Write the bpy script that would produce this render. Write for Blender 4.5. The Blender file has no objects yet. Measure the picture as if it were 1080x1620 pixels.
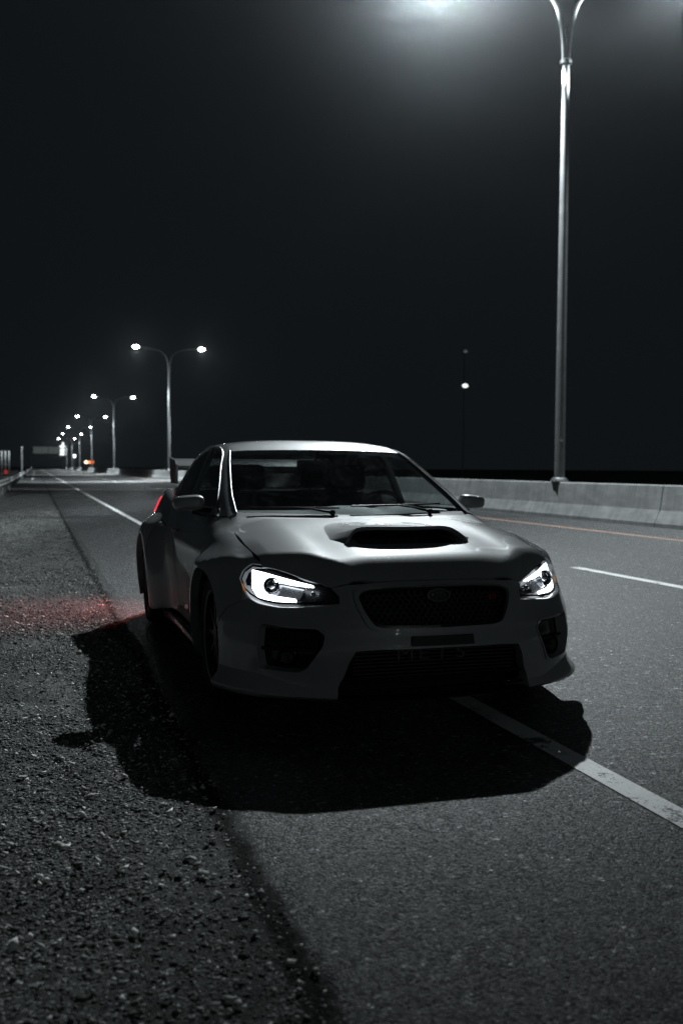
import bpy, bmesh, math, random
import numpy as np
from mathutils import Vector, Matrix
from mathutils.geometry import delaunay_2d_cdt

# ------------------------------------------------------------------ camera, world, exposure
SC = bpy.context.scene
COL = SC.collection
R = math.radians
random.seed(4)
RNG = np.random.default_rng(11)

cam_d = bpy.data.cameras.new("camera")
cam = bpy.data.objects.new("camera", cam_d)
COL.objects.link(cam)
cam_d.sensor_width = 36.0
cam_d.lens = 35.0
cam_d.clip_start = 0.05
cam_d.clip_end = 6000
cam_d.dof.use_dof = True
cam_d.dof.focus_distance = 4.9
cam_d.dof.aperture_fstop = 2.7
cam.matrix_world = (Matrix.Translation((0, 0, 1.20)) @ Matrix.Rotation(R(-17.07), 4, 'Z')
                    @ Matrix.Rotation(R(90 - 2.51), 4, 'X') @ Matrix.Rotation(0.0063, 4, 'Z'))
SC.camera = cam

world = bpy.data.worlds.new("World")
SC.world = world
world.use_nodes = True
bg = world.node_tree.nodes["Background"]
bg.inputs[0].default_value = (0.0044, 0.0060, 0.0070, 1)      # moonless night sky with city skyglow
bg.inputs[1].default_value = 1.0

SC.view_settings.view_transform = 'Standard'
SC.view_settings.look = 'None'
SC.view_settings.exposure = 0.0
SC.view_settings.gamma = 1.0
SC.cycles.use_denoising = True
SC.cycles.denoising_prefilter = 'NONE'
SC.cycles.use_light_tree = True
SC.cycles.max_bounces = 8
SC.cycles.transparent_max_bounces = 16
SC.cycles.sample_clamp_indirect = 4.0

LAMP_POWER = 24000.0
IES_SCALE = 0.30
IES_NEAR = 0.134
HAZE = 0.00011

# ------------------------------------------------------------------ helpers
def link(o, parent=None):
    COL.objects.link(o)
    if parent is not None:
        o.parent = parent
    return o

def tag(o, label=None, cat=None, group=None, kind=None):
    if label: o["label"] = label
    if cat: o["category"] = cat
    if group: o["group"] = group
    if kind: o["kind"] = kind
    return o

def empty(name, loc=(0, 0, 0), rz=0.0, parent=None):
    o = bpy.data.objects.new(name, None)
    link(o, parent)
    o.location = loc
    o.rotation_euler = (0, 0, rz)
    return o

def mesh(name, verts, faces, mat=None, parent=None, smooth=False, sharp=None):
    me = bpy.data.meshes.new(name)
    me.from_pydata([tuple(map(float, v)) for v in verts], [], [tuple(int(i) for i in f) for f in faces])
    if mat: me.materials.append(mat)
    if smooth:
        me.shade_smooth()
        if sharp is not None:
            me.set_sharp_from_angle(angle=R(sharp))
    me.update()
    return link(bpy.data.objects.new(name, me), parent)

def bm_obj(name, bm, mat=None, parent=None, smooth=False, sharp=35):
    me = bpy.data.meshes.new(name)
    bmesh.ops.recalc_face_normals(bm, faces=bm.faces)
    bm.to_mesh(me)
    bm.free()
    if mat: me.materials.append(mat)
    if smooth:
        me.shade_smooth()
        me.set_sharp_from_angle(angle=R(sharp))
    return link(bpy.data.objects.new(name, me), parent)

def add_box(bm, lo, hi, M=None, bevel=0.0):
    c = [(lo[i] + hi[i]) / 2 for i in range(3)]
    s = [hi[i] - lo[i] for i in range(3)]
    m = Matrix.Translation(c) @ Matrix.Diagonal((*s, 1))
    if M is not None: m = M @ m
    r = bmesh.ops.create_cube(bm, size=1, matrix=m)
    if bevel:
        es = list({e for v in r['verts'] for e in v.link_edges})
        bmesh.ops.bevel(bm, geom=es, offset=bevel, segments=2, affect='EDGES', profile=.5)

def add_tube(bm, pts, rad, seg=12, cap=True):
    pts = [Vector(p) for p in pts]
    rads = rad if isinstance(rad, (list, tuple)) else [rad] * len(pts)
    rings = []
    up = Vector((0, 0, 1))
    prev = None
    for i, p in enumerate(pts):
        d = (pts[min(i + 1, len(pts) - 1)] - pts[max(i - 1, 0)]).normalized()
        if prev is None:
            a = d.cross(up)
            if a.length < 1e-3: a = d.cross(Vector((1, 0, 0)))
            a.normalize()
        else:
            a = (prev - d * prev.dot(d)).normalized()
        prev = a
        b = d.cross(a)
        rings.append([bm.verts.new(p + (a * math.cos(t) + b * math.sin(t)) * rads[i])
                      for t in [2 * math.pi * k / seg for k in range(seg)]])
    for r0, r1 in zip(rings, rings[1:]):
        for k in range(seg):
            bm.faces.new((r0[k], r0[(k + 1) % seg], r1[(k + 1) % seg], r1[k]))
    if cap:
        bm.faces.new(rings[0][::-1]); bm.faces.new(rings[-1])

def add_lathe(bm, prof, seg=32, M=None, closed=False):
    """prof: (radius, height) about local z"""
    rings = []
    for r, h in prof:
        rings.append([bm.verts.new((M or Matrix()) @ Vector((r * math.cos(2 * math.pi * k / seg), r * math.sin(2 * math.pi * k / seg), h))) for k in range(seg)])
    pr = list(zip(rings, rings[1:]))
    if closed: pr.append((rings[-1], rings[0]))
    for a, b in pr:
        for k in range(seg):
            bm.faces.new((a[k], a[(k + 1) % seg], b[(k + 1) % seg], b[k]))

def cr(pts, n):
    """catmull-rom through pts"""
    P = [np.array(p, float) for p in pts]
    P = [2 * P[0] - P[1]] + P + [2 * P[-1] - P[-2]]
    out = []
    for i in range(1, len(P) - 2):
        for k in range(n):
            t = k / n
            out.append(.5 * (2 * P[i] + (P[i + 1] - P[i - 1]) * t + (2 * P[i - 1] - 5 * P[i] + 4 * P[i + 1] - P[i + 2]) * t * t
                             + (3 * P[i] - P[i - 1] - 3 * P[i + 1] + P[i + 2]) * t ** 3))
    out.append(P[-2])
    return out

# ------------------------------------------------------------------ materials
class NT:
    def __init__(s, name):
        s.m = bpy.data.materials.new(name)
        s.m.use_nodes = True
        s.t = s.m.node_tree
        s.p = s.t.nodes["Principled BSDF"]
        s.out = s.t.nodes["Material Output"]
    def n(s, kind, **kw):
        nd = s.t.nodes.new(kind)
        for k, v in kw.items():
            if k.startswith("i_"):
                key = k[2:].replace("_", " ")
                nd.inputs[key].default_value = v
            else: setattr(nd, k, v)
        return nd
    def l(s, a, b): s.t.links.new(a, b)
    def mapping(s, scale=(1, 1, 1)):
        tc = s.n("ShaderNodeTexCoord")
        mp = s.n("ShaderNodeMapping")
        mp.inputs["Scale"].default_value = scale
        s.l(tc.outputs["Object"], mp.inputs["Vector"])
        return mp.outputs["Vector"]
    def noise(s, vec, scale, detail=4, rough=.55, dist=0):
        n = s.n("ShaderNodeTexNoise", i_Scale=scale, i_Detail=detail, i_Roughness=rough, i_Distortion=dist)
        if vec is not None: s.l(vec, n.inputs["Vector"])
        return n.outputs["Fac"]
    def ramp(s, fac, stops):
        r = s.n("ShaderNodeValToRGB")
        e = r.color_ramp.elements
        while len(e) < len(stops): e.new(.5)
        for k, (p, c) in enumerate(stops):
            e[k].position = p
            e[k].color = (c, c, c, 1) if isinstance(c, (int, float)) else (*c, 1)
        s.l(fac, r.inputs["Fac"])
        return r.outputs["Color"]
    def mix(s, a, b, fac=.5, blend='MIX'):
        m = s.n("ShaderNodeMix", data_type='RGBA', blend_type=blend)
        for k, v in ((6, a), (7, b)):
            if isinstance(v, (tuple, list)): m.inputs[k].default_value = (*v, 1)
            else: s.l(v, m.inputs[k])
        if isinstance(fac, (int, float)): m.inputs[0].default_value = fac
        else: s.l(fac, m.inputs[0])
        return m.outputs[2]
    def math(s, op, a, b=None):
        m = s.n("ShaderNodeMath", operation=op)
        for k, v in enumerate((a, b)):
            if v is None: continue
            if isinstance(v, (int, float)): m.inputs[k].default_value = v
            else: s.l(v, m.inputs[k])
        return m.outputs[0]
    def bump(s, h, strength=.3, dist=.01):
        b = s.n("ShaderNodeBump", i_Strength=strength, i_Distance=dist)
        s.l(h, b.inputs["Height"])
        s.l(b.outputs["Normal"], s.p.inputs["Normal"])
        return b
    def set(s, **kw):
        for k, v in kw.items():
            i = s.p.inputs[k.replace("_", " ")]
            if hasattr(v, "is_linked"): s.l(v, i)
            elif isinstance(v, tuple) and len(v) == 3: i.default_value = (*v, 1)
            else: i.default_value = v
        return s

def simple(name, col, rough=.5, metal=0.0, var=0.12, scale=30, bump=0.0, **kw):
    s = NT(name)
    v = s.mapping()
    n = s.noise(v, scale, 4)
    lo = tuple(c * (1 - var) for c in col); hi = tuple(min(1, c * (1 + var)) for c in col)
    s.set(Base_Color=s.ramp(n, [(.3, lo), (.7, hi)]), Roughness=rough, Metallic=metal, **kw)
    if bump: s.bump(n, bump, .004)
    return s.m

def emit(name, col, strength, sampled=False):
    s = NT(name)
    s.m.cycles.emission_sampling = 'AUTO' if sampled else 'NONE'
    s.set(Base_Color=(.02, .02, .02), Emission_Color=tuple(col), Emission_Strength=strength, Roughness=.3)
    return s.m

def glass(name, tint, ior=1.5):
    s = NT(name)
    tr = s.n("ShaderNodeBsdfTransparent"); tr.inputs[0].default_value = (*tint, 1)
    gl = s.n("ShaderNodeBsdfGlossy"); gl.inputs["Roughness"].default_value = .02
    fr = s.n("ShaderNodeFresnel"); gm_ = s.n("ShaderNodeNewGeometry"); io_ = s.n("ShaderNodeMapRange"); io_.inputs[3].default_value = ior; io_.inputs[4].default_value = 1 / ior
    s.l(gm_.outputs["Backfacing"], io_.inputs[0]); s.l(io_.outputs[0], fr.inputs["IOR"])
    mx = s.n("ShaderNodeMixShader")
    s.l(fr.outputs[0], mx.inputs[0]); s.l(tr.outputs[0], mx.inputs[1]); s.l(gl.outputs[0], mx.inputs[2])
    s.l(mx.outputs[0], s.out.inputs["Surface"])
    s.t.nodes.remove(s.p)
    return s.m

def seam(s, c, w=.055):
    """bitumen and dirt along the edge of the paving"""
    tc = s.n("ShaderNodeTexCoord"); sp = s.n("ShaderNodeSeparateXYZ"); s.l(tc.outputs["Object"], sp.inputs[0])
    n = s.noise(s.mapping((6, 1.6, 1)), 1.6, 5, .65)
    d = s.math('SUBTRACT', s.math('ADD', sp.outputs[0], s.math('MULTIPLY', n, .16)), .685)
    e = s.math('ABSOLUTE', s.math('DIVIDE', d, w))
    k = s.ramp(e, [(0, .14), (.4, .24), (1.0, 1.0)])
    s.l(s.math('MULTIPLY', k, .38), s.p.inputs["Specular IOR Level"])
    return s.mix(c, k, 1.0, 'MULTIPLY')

def asphalt_mat(name, base, grain=1.0):
    s = NT(name)
    v = s.mapping()
    vor = s.n("ShaderNodeTexVoronoi", i_Scale=125.0); s.l(v, vor.inputs["Vector"])
    sep = s.n("ShaderNodeSeparateColor"); s.l(vor.outputs["Color"], sep.inputs[0])
    vor2 = s.n("ShaderNodeTexVoronoi", i_Scale=48.0); s.l(v, vor2.inputs["Vector"])
    sep2 = s.n("ShaderNodeSeparateColor"); s.l(vor2.outputs["Color"], sep2.inputs[0])
    fine = s.noise(v, 300, 3, .7)
    mid = s.noise(v, 9, 6, .7)
    big = s.noise(s.mapping((.9, .12, 1)), 1.0, 4, .6)
    stone = s.ramp(sep.outputs[0], [(0, base * .12), (.40, base * .45), (.72, base * 1.1), (.90, base * 2.4), (1, base * 6.5)])
    chip = s.ramp(sep2.outputs[0], [(0, .42), (.35, .75), (.75, 1.1), (.93, 1.7), (.975, 4.5)])
    scuff = s.ramp(s.noise(s.mapping((2.2, 1.0, 1)), 1.7, 7, .72, .6), [(.60, 1.0), (.72, 1.9)])
    clump = s.ramp(s.noise(v, 34, 4, .7), [(.32, .45), (.5, 1.0), (.68, 1.7)])
    fn = s.ramp(fine, [(.3, .5), (.72, 1.5)])
    md = s.ramp(mid, [(.30, .42), (.5, .95), (.72, 1.55)])
    bg_ = s.ramp(big, [(.3, .78), (.7, 1.18)])
    c = s.mix(stone, fn, 1.0, 'MULTIPLY'); c = s.mix(c, md, 1.0, 'MULTIPLY'); c = s.mix(c, bg_, 1.0, 'MULTIPLY'); c = s.mix(c, chip, 1.0, 'MULTIPLY'); c = s.mix(c, scuff, 1.0, 'MULTIPLY'); c = s.mix(c, clump, 1.0, 'MULTIPLY')
    c = s.mix(c, (.95, 1.0, 1.02), 1.0, 'MULTIPLY')
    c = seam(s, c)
    s.set(Base_Color=c, Roughness=s.ramp(sep.outputs[1], [(0, .35), (1, .9)]))
    h = s.math('ADD', s.math('MULTIPLY', vor.outputs["Distance"], -.9), s.math('MULTIPLY', fine, .6))
    s.bump(h, .8 * grain, .006)
    return s.m

M = {}
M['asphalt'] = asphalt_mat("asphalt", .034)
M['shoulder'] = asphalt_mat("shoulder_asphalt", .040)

s = NT("road_paint_white"); v = s.mapping()
w = s.ramp(s.noise(v, 60, 5, .7), [(.22, .55), (.45, .84), (.8, .92)])
w2 = s.ramp(s.noise(s.mapping((3, 3, 3)), 2.2, 4, .6), [(.3, .88), (.6, 1.0)])
wc = s.mix(w, w2, 1, 'MULTIPLY'); chip_ = s.ramp(s.math('MULTIPLY', s.noise(v, 85, 5, .75), s.noise(s.mapping((2, 2, 2)), 3, 4, .6)), [(.165, 1.0), (.20, 0.0)])
s.set(Base_Color=s.mix(wc, (.05, .052, .053), chip_), Roughness=.7); s.bump(s.noise(v, 180, 3), .4, .004); M['white_paint'] = s.m
s = NT("road_paint_orange"); v = s.mapping()
c = s.ramp(s.noise(v, 40, 5, .7), [(.25, (.16, .095, .065)), (.6, (.33, .20, .145))])
s.set(Base_Color=c, Roughness=.75); M['orange_paint'] = s.m

s = NT("gravel_bed"); v = s.mapping()
vor = s.n("ShaderNodeTexVoronoi", i_Scale=110.0); s.l(v, vor.inputs["Vector"])
sep = s.n("ShaderNodeSeparateColor"); s.l(vor.outputs["Color"], sep.inputs[0])
c = s.ramp(sep.outputs[0], [(0, .010), (.5, .038), (.82, .090), (1, .30)])
c = s.mix(c, s.ramp(s.noise(v, 3.0, 6, .7), [(.34, .22), (.66, 1.75)]), 1, 'MULTIPLY')
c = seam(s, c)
s.set(Base_Color=s.mix(c, (.97, 1.0, .97), 1, 'MULTIPLY'), Roughness=.85)
s.bump(s.math('ADD', s.math('MULTIPLY', vor.outputs["Distance"], -1.0), s.noise(v, 240, 3)), .7, .006); M['gravel_bed'] = s.m

s = NT("gravel_stone")
at = s.n("ShaderNodeAttribute", attribute_name="tone")
c = s.mix(at.outputs["Color"], s.ramp(s.noise(s.mapping(), 150, 3), [(.3, .7), (.7, 1.25)]), 1, 'MULTIPLY')
s.set(Base_Color=c, Roughness=.75, Specular_IOR_Level=.3); M['stone'] = s.m

s = NT("soil"); v = s.mapping()
c = s.ramp(s.noise(v, .6, 6, .65), [(.3, (.006, .007, .006)), (.7, (.018, .02, .018))])
s.set(Base_Color=c, Roughness=.95, Specular_IOR_Level=.1); M['soil'] = s.m

s = NT("concrete"); v = s.mapping((1, .35, 1))
c = s.ramp(s.noise(v, 5, 6, .7), [(.25, .19), (.5, .26), (.75, .35)])
st = s.ramp(s.noise(s.mapping((1, 3.0, .35)), 2.2, 5, .7), [(.3, .68), (.62, 1.0)])
c = s.mix(c, st, 1, 'MULTIPLY'); c = s.mix(c, (.97, 1.0, 1.0), 1, 'MULTIPLY')
s.set(Base_Color=c, Roughness=.85, Specular_IOR_Level=.25); s.bump(s.noise(v, 40, 4), .3, .01); M['concrete'] = s.m

M['steel'] = simple("galvanised_steel", (.17, .178, .182), .45, .35, .18, 5)
M['steel_dark'] = simple("weathered_steel", (.16, .17, .17), .55, .5, .2, 8)
M['rail'] = simple("guardrail_steel", (.26, .27, .27), .45, .2, .2, 3)
M['lamp_lens'] = emit("lamp_lens_light", (.93, .97, 1.0), 34.0)

# car
s = NT("grey_car_paint"); v = s.mapping()
s.set(Base_Color=s.ramp(s.noise(v, 3, 3), [(.3, (.275, .284, .290)), (.7, (.290, .299, .305))]), Roughness=.45, Metallic=.12, Specular_IOR_Level=.3,
      Coat_Weight=1.0, Coat_Roughness=.022, Coat_IOR=1.45); M['paint'] = s.m
M['gloss_black'] = simple("gloss_black_plastic", (.006, .006, .0065), .18, 0, .1, 20)
M['black'] = simple("matte_black_plastic", (.008, .008, .0085), .6, 0, .2, 60, .1)
M['under'] = simple("underbody_black", (.004, .004, .004), .9, 0, .2, 10)
M['mesh_black'] = simple("black_grille_mesh", (.005, .005, .0055), .45, 0, .1, 40)
M['tyre'] = simple("tyre_rubber", (.010, .010, .010), .8, 0, .2, 40)
M['rim'] = simple("dark_alloy_rim", (.03, .03, .032), .35, .6, .1, 20)
M['chrome'] = simple("chrome_trim", (.55, .56, .58), .12, 1.0, .05, 20)
M['chrome_dim'] = simple("dark_chrome_trim", (.045, .045, .048), .3, 1.0, .05, 20)
M['pillar_trim'] = simple("highlight_pillar_trim", (.20, .205, .21), .45, .8, .05, 20)  # trim lightened in colour so the pillar edges show bright reflection lines
M['reflector'] = simple("headlight_reflector", (.42, .43, .45), .22, .85, .08, 30)
M['lamp_black'] = simple("headlight_housing_black", (.012, .012, .013), .25, .2, .2, 30)
M['glass'] = glass("tinted_window_glass", (.62, .66, .66))
M['glass_dark'] = glass("dark_rear_glass", (.16, .17, .17))
M['glass_side'] = glass("side_window_glass", (.80, .84, .84))
s = NT("dust_and_glint_windshield_glass")
tr = s.n("ShaderNodeBsdfTransparent"); tr.inputs[0].default_value = (.62, .66, .66, 1)
gl = s.n("ShaderNodeBsdfGlossy"); gl.inputs["Roughness"].default_value = .02
fr = s.n("ShaderNodeFresnel"); gm_ = s.n("ShaderNodeNewGeometry"); io_ = s.n("ShaderNodeMapRange"); io_.inputs[3].default_value = 1.5; io_.inputs[4].default_value = 1 / 1.5
s.l(gm_.outputs["Backfacing"], io_.inputs[0]); s.l(io_.outputs[0], fr.inputs["IOR"])
mx = s.n("ShaderNodeMixShader"); s.l(fr.outputs[0], mx.inputs[0]); s.l(tr.outputs[0], mx.inputs[1]); s.l(gl.outputs[0], mx.inputs[2])
tl_ = s.n("ShaderNodeBsdfTranslucent"); tl_.inputs[0].default_value = (.5, .52, .55, 1)
df_ = s.n("ShaderNodeBsdfDiffuse"); df_.inputs[0].default_value = (.4, .42, .44, 1)
ad = s.n("ShaderNodeAddShader"); s.l(tl_.outputs[0], ad.inputs[0]); s.l(df_.outputs[0], ad.inputs[1])
du = s.ramp(s.noise(s.mapping((1, 1.6, 1)), 4.5, 6, .7, 1.2), [(.45, .004), (.60, .03), (.74, .15)])  # dust film, strengthened to imitate lamp reflections in the glass
mx2 = s.n("ShaderNodeMixShader"); s.l(du, mx2.inputs[0]); s.l(mx.outputs[0], mx2.inputs[1]); s.l(ad.outputs[0], mx2.inputs[2])
s.l(mx2.outputs[0], s.out.inputs["Surface"]); s.t.nodes.remove(s.p); M['windshield'] = s.m
M['lens'] = glass("clear_headlight_lens", (.95, .96, .97))
M['drl'] = emit("daytime_running_light", (.88, .94, 1.0), 5.0, True)
M['amber'] = emit("amber_marker", (1.0, .36, .08), .30)
M['tail'] = emit("red_tail_lamp", (1.0, .03, .06), 1.3)
M['seat'] = simple("dark_seat_fabric", (.016, .016, .017), .85, 0, .2, 60, .2)
M['dash'] = simple("grey_dashboard", (.16, .17, .18), .6, 0, .1, 40)
M['fin'] = simple("aluminium_fin", (.10, .105, .11), .4, .6, .2, 40)
M['letter'] = simple("grey_lettering", (.030, .031, .032), .5, 0, .1, 60)
M['pink'] = simple("red_badge_enamel", (.55, .03, .07), .35, 0, .1, 60)
M['mirror_glass'] = simple("mirror_glass", (.7, .72, .74), .03, 1.0, .02, 5)

# ------------------------------------------------------------------ the setting (axes: X across the road to the right, Y along it, Z up)
BAR = 11.8                                             # centre line of the median barrier
def zroad(x):
    d = min(x, 2 * BAR - x)
    return max(0.0, min(d, 11.0) - 2.3) * 0.011

mesh("ground", [(-3000, -300, -.45), (3000, -300, -.45), (3000, 4000, -.45), (-3000, 4000, -.45)], [(0, 1, 2, 3)], M['soil'])["kind"] = "structure"

def edge_x(y):
    return .60 + .010 * math.sin(y * 2.1) + .007 * math.sin(y * 5.7 + 1) + .006 * math.sin(y * 13.0) + .006 * math.sin(y * 31)
ys = [-12 + .5 * i for i in range(22)] + [-1 + .06 * i for i in range(260)] + [14.6 + .8 * i for i in range(45)] + [52 + 12 * i for i in range(90)]
xs = [None, 1.2, 2.3, 11.0, 12.6, 21.3, 24.0]
V, F = [], []
for y in ys:
    e = edge_x(y)
    V += [(e - .06, y, -.075), (e, y, -.014), (e + .12, y, 0.0)]
    V += [(x, y, zroad(x)) for x in xs[1:]]
n = 9
for i in range(len(ys) - 1):
    for k in range(n - 1):
        F.append((i * n + k, i * n + k + 1, (i + 1) * n + k + 1, (i + 1) * n + k))
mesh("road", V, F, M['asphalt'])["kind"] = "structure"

# the side road that joins from the left further on
P = [(.70, 48), (.2, 48.2), (-.6, 46), (-1.1, 42), (-1.25, 53), (-1.3, 70), (-1.3, 900), (.70, 900)]
mesh("side_road", [(x, y, .004) for x, y in P], [tuple(range(len(P)))[::-1]], M['shoulder'])["kind"] = "structure"

def strip(name, x0, x1, y0, y1, mat, dz=.004, step=6):
    n = max(2, int((y1 - y0) / step) + 1)
    Y = np.linspace(y0, y1, n)
    V, F = [], []
    for y in Y: V += [(x0, y, zroad(x0) + dz), (x1, y, zroad(x1) + dz)]
    for i in range(n - 1): F.append((2 * i, 2 * i + 1, 2 * i + 3, 2 * i + 2))
    o = mesh(name, V, F, mat); o["kind"] = "structure"; return o
strip("edge_line", 2.06, 2.18, -8, 700, M['white_paint'])
strip("median_line", 9.72, 9.86, -8, 700, M['orange_paint'])
for k in range(24):
    y0 = 7.3 + 12.2 * k
    strip("lane_dash", 6.04, 6.17, y0, y0 + 3.15, M['white_paint'])
for k in range(18):
    strip("ramp_dash", -.30, -.18, 90 + 12.0 * k, 96 + 12.0 * k, M['white_paint'], .010)
strip("far_edge_line", 21.4, 21.54, -8, 500, M['white_paint'])
strip("far_median_line", 13.74, 13.88, -8, 500, M['orange_paint'])

# gravel verge: a height field with a worn groove along the edge of the asphalt
def vnoise(x, y, seed):
    xi, yi = np.floor(x).astype(int), np.floor(y).astype(int)
    def h(a, b):
        v = np.sin(a * 127.1 + b * 311.7 + seed * 74.7) * 43758.5453
        return v - np.floor(v)
    fx, fy = x - xi, y - yi
    fx = fx * fx * (3 - 2 * fx); fy = fy * fy * (3 - 2 * fy)
    return (h(xi, yi) * (1 - fx) + h(xi + 1, yi) * fx) * (1 - fy) + (h(xi, yi + 1) * (1 - fx) + h(xi + 1, yi + 1) * fx) * fy
def gz(x, y):
    x = np.asarray(x, float); y = np.asarray(y, float)
    z = -.010 + .022 * (vnoise(x * 1.3, y * 1.1, 1) - .5) + .014 * (vnoise(x * 4, y * 4, 2) - .5) + .006 * (vnoise(x * 13, y * 13, 3) - .5)
    d = .60 - x
    z = z * np.clip(np.abs(d) / .16, .15, 1) - .005
    return z - .25 * np.clip((-x - 2.5) / 3.5, 0, 1) ** 2
def grid(name, X, Y, mat):
    xx, yy = np.meshgrid(X, Y)
    V = np.stack([xx.ravel(), yy.ravel(), gz(xx.ravel(), yy.ravel())], 1)
    nx = len(X)
    i, j = np.meshgrid(np.arange(nx - 1), np.arange(len(Y) - 1))
    a = (j * nx + i).ravel()
    F = np.stack([a, a + 1, a + nx + 1, a + nx], 1)
    o = mesh(name, V, F, mat, smooth=True); o["kind"] = "structure"; return o
gx = np.concatenate([np.linspace(-6.5, -1.2, 40), np.linspace(-1.15, .68, 74)])
gy = np.concatenate([np.linspace(-3, .8, 20), np.linspace(.85, 9, 326), np.linspace(9.1, 16, 60), np.linspace(16.5, 52, 60)])
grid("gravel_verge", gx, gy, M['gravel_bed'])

OCT = np.array([(1, 0, 0), (-1, 0, 0), (0, 1, 0), (0, -1, 0), (0, 0, 1), (0, 0, -1)], float)
OF = np.array([(0, 2, 4), (2, 1, 4), (1, 3, 4), (3, 0, 4), (2, 0, 5), (1, 2, 5), (3, 1, 5), (0, 3, 5)])
def stones(name, x, y, z, size, tone, mat, label=None, tilt=.7):
    n = len(x)
    v = OCT[None] * (1 + .55 * (RNG.random((n, 6, 1)) - .5)) + .28 * (RNG.random((n, 6, 3)) - .5)
    v = v * (size[:, None] * np.stack([np.ones(n), .55 + .4 * RNG.random(n), .14 + .22 * RNG.random(n)], 1))[:, None, :]
    a = RNG.random(n) * 6.283; ti = (RNG.random(n) - .5) * tilt
    ca, sa, ct, st = np.cos(a), np.sin(a), np.cos(ti), np.sin(ti)
    X = v[..., 0] * ct[:, None] - v[..., 2] * st[:, None]; Z = v[..., 0] * st[:, None] + v[..., 2] * ct[:, None]
    Y = v[..., 1]
    v = np.stack([X * ca[:, None] - Y * sa[:, None] + x[:, None], X * sa[:, None] + Y * ca[:, None] + y[:, None], Z + (z + size * .16)[:, None]], -1)
    f = OF[None] + (np.arange(n) * 6)[:, None, None]
    me = bpy.data.meshes.new(name)
    me.vertices.add(n * 6); me.vertices.foreach_set("co", v.ravel())
    me.loops.add(n * 24); me.loops.foreach_set("vertex_index", f.ravel().astype(np.int32))
    me.polygons.add(n * 8); me.polygons.foreach_set("loop_start", np.arange(0, n * 24, 3, dtype=np.int32))
    at = me.color_attributes.new("tone", 'FLOAT_COLOR', 'POINT')
    col = np.ones((n, 6, 4)); col[..., :3] = tone[:, None, None] * np.array([1.0, 1.0, .97])
    at.data.foreach_set("color", col.ravel())
    me.materials.append(mat); me.update(calc_edges=True); me.validate()
    o = link(bpy.data.objects.new(name, me)); o["kind"] = "stuff"
    if label: o["label"] = label
    return o
def tones(n): return np.clip(np.exp(RNG.normal(-2.4, .95, n)), .010, .65)
def sizes(n): return np.clip(np.exp(RNG.normal(-5.4, .5, n)), .002, .018)
n1, n2, n3, n4 = 95000, 16000, 16000, 30000
x = np.concatenate([RNG.uniform(-.75, .60, n1), RNG.uniform(-3.2, -.75, n2), RNG.uniform(-1.5, .60, n3), RNG.uniform(-.9, .6, n4)])
y = np.concatenate([1.2 + 7.5 * RNG.random(n1) ** 1.25, RNG.uniform(1, 10, n2), RNG.uniform(1.2, 8, n3) , 7 + 22 * RNG.random(n4) ** 1.3])
sz = sizes(len(x)); sz[-n4:] *= 1.7
keep = (vnoise(x * 2.2, y * 1.7, 9) + .55 * RNG.random(len(x)) > .56) & ~((x > .55) & (RNG.random(len(x)) < .6))
x, y, sz = x[keep], y[keep], sz[keep]
stones("gravel", x, y, gz(x, y), sz, tones(len(x)), M['stone'], "loose grey gravel covering the verge left of the asphalt edge")
# dry leaf litter and pale chips among the gravel
n = 13000
x = RNG.uniform(-.8, .64, n); y = 1.2 + 11 * RNG.random(n) ** 1.2
stones("leaf_litter", x, y, gz(x, y) + .007, np.clip(np.exp(RNG.normal(-5.15, .55, n)), .003, .024), np.clip(np.exp(RNG.normal(-.75, .5, n)), .12, .88), M['stone'], "pale flat chips and dry litter lying on the gravel verge", 1.5)
# grit swept onto the paved shoulder
n = 2600
x = .62 + np.abs(RNG.normal(0, .55, n)); y = 1.1 + 9 * RNG.random(n)
stones("grit", x, y, np.zeros(n), np.clip(np.exp(RNG.normal(-5.75, .4, n)), .0018, .009), tones(n), M['stone'], "fine grit scattered over the paved shoulder")

# ------------------------------------------------------------------ concrete median barrier
ZB = zroad(11.0)
prof = [(-.30, -.05), (-.30, .075), (-.175, .33), (-.115, .80), (-.095, .815)]
prof = prof + [(-a, b) for a, b in prof[::-1]]
Ycuts = []
y = -26.0
while y < 520:
    Ycuts += [(y, 0), (y + .010, .010), (y + .022, .010), (y + .032, 0)]
    for k in (2.0, 4.0): Ycuts.append((y + k, 0))
    y += 6.1
V, F = [], []
for y, inset in Ycuts:
    for a, b in prof:
        V.append((BAR + a - math.copysign(inset, a), y, ZB + b - (inset if b > .7 else 0)))
n = len(prof)
for i in range(len(Ycuts) - 1):
    for k in range(n - 1):
        F.append((i * n + k, (i + 1) * n + k, (i + 1) * n + k + 1, i * n + k + 1))
F.append(tuple(range(n)))
o = mesh("concrete_barrier", V, F, M['concrete'])
tag(o, "long grey concrete median barrier running under the street lamps", "barrier")

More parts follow.
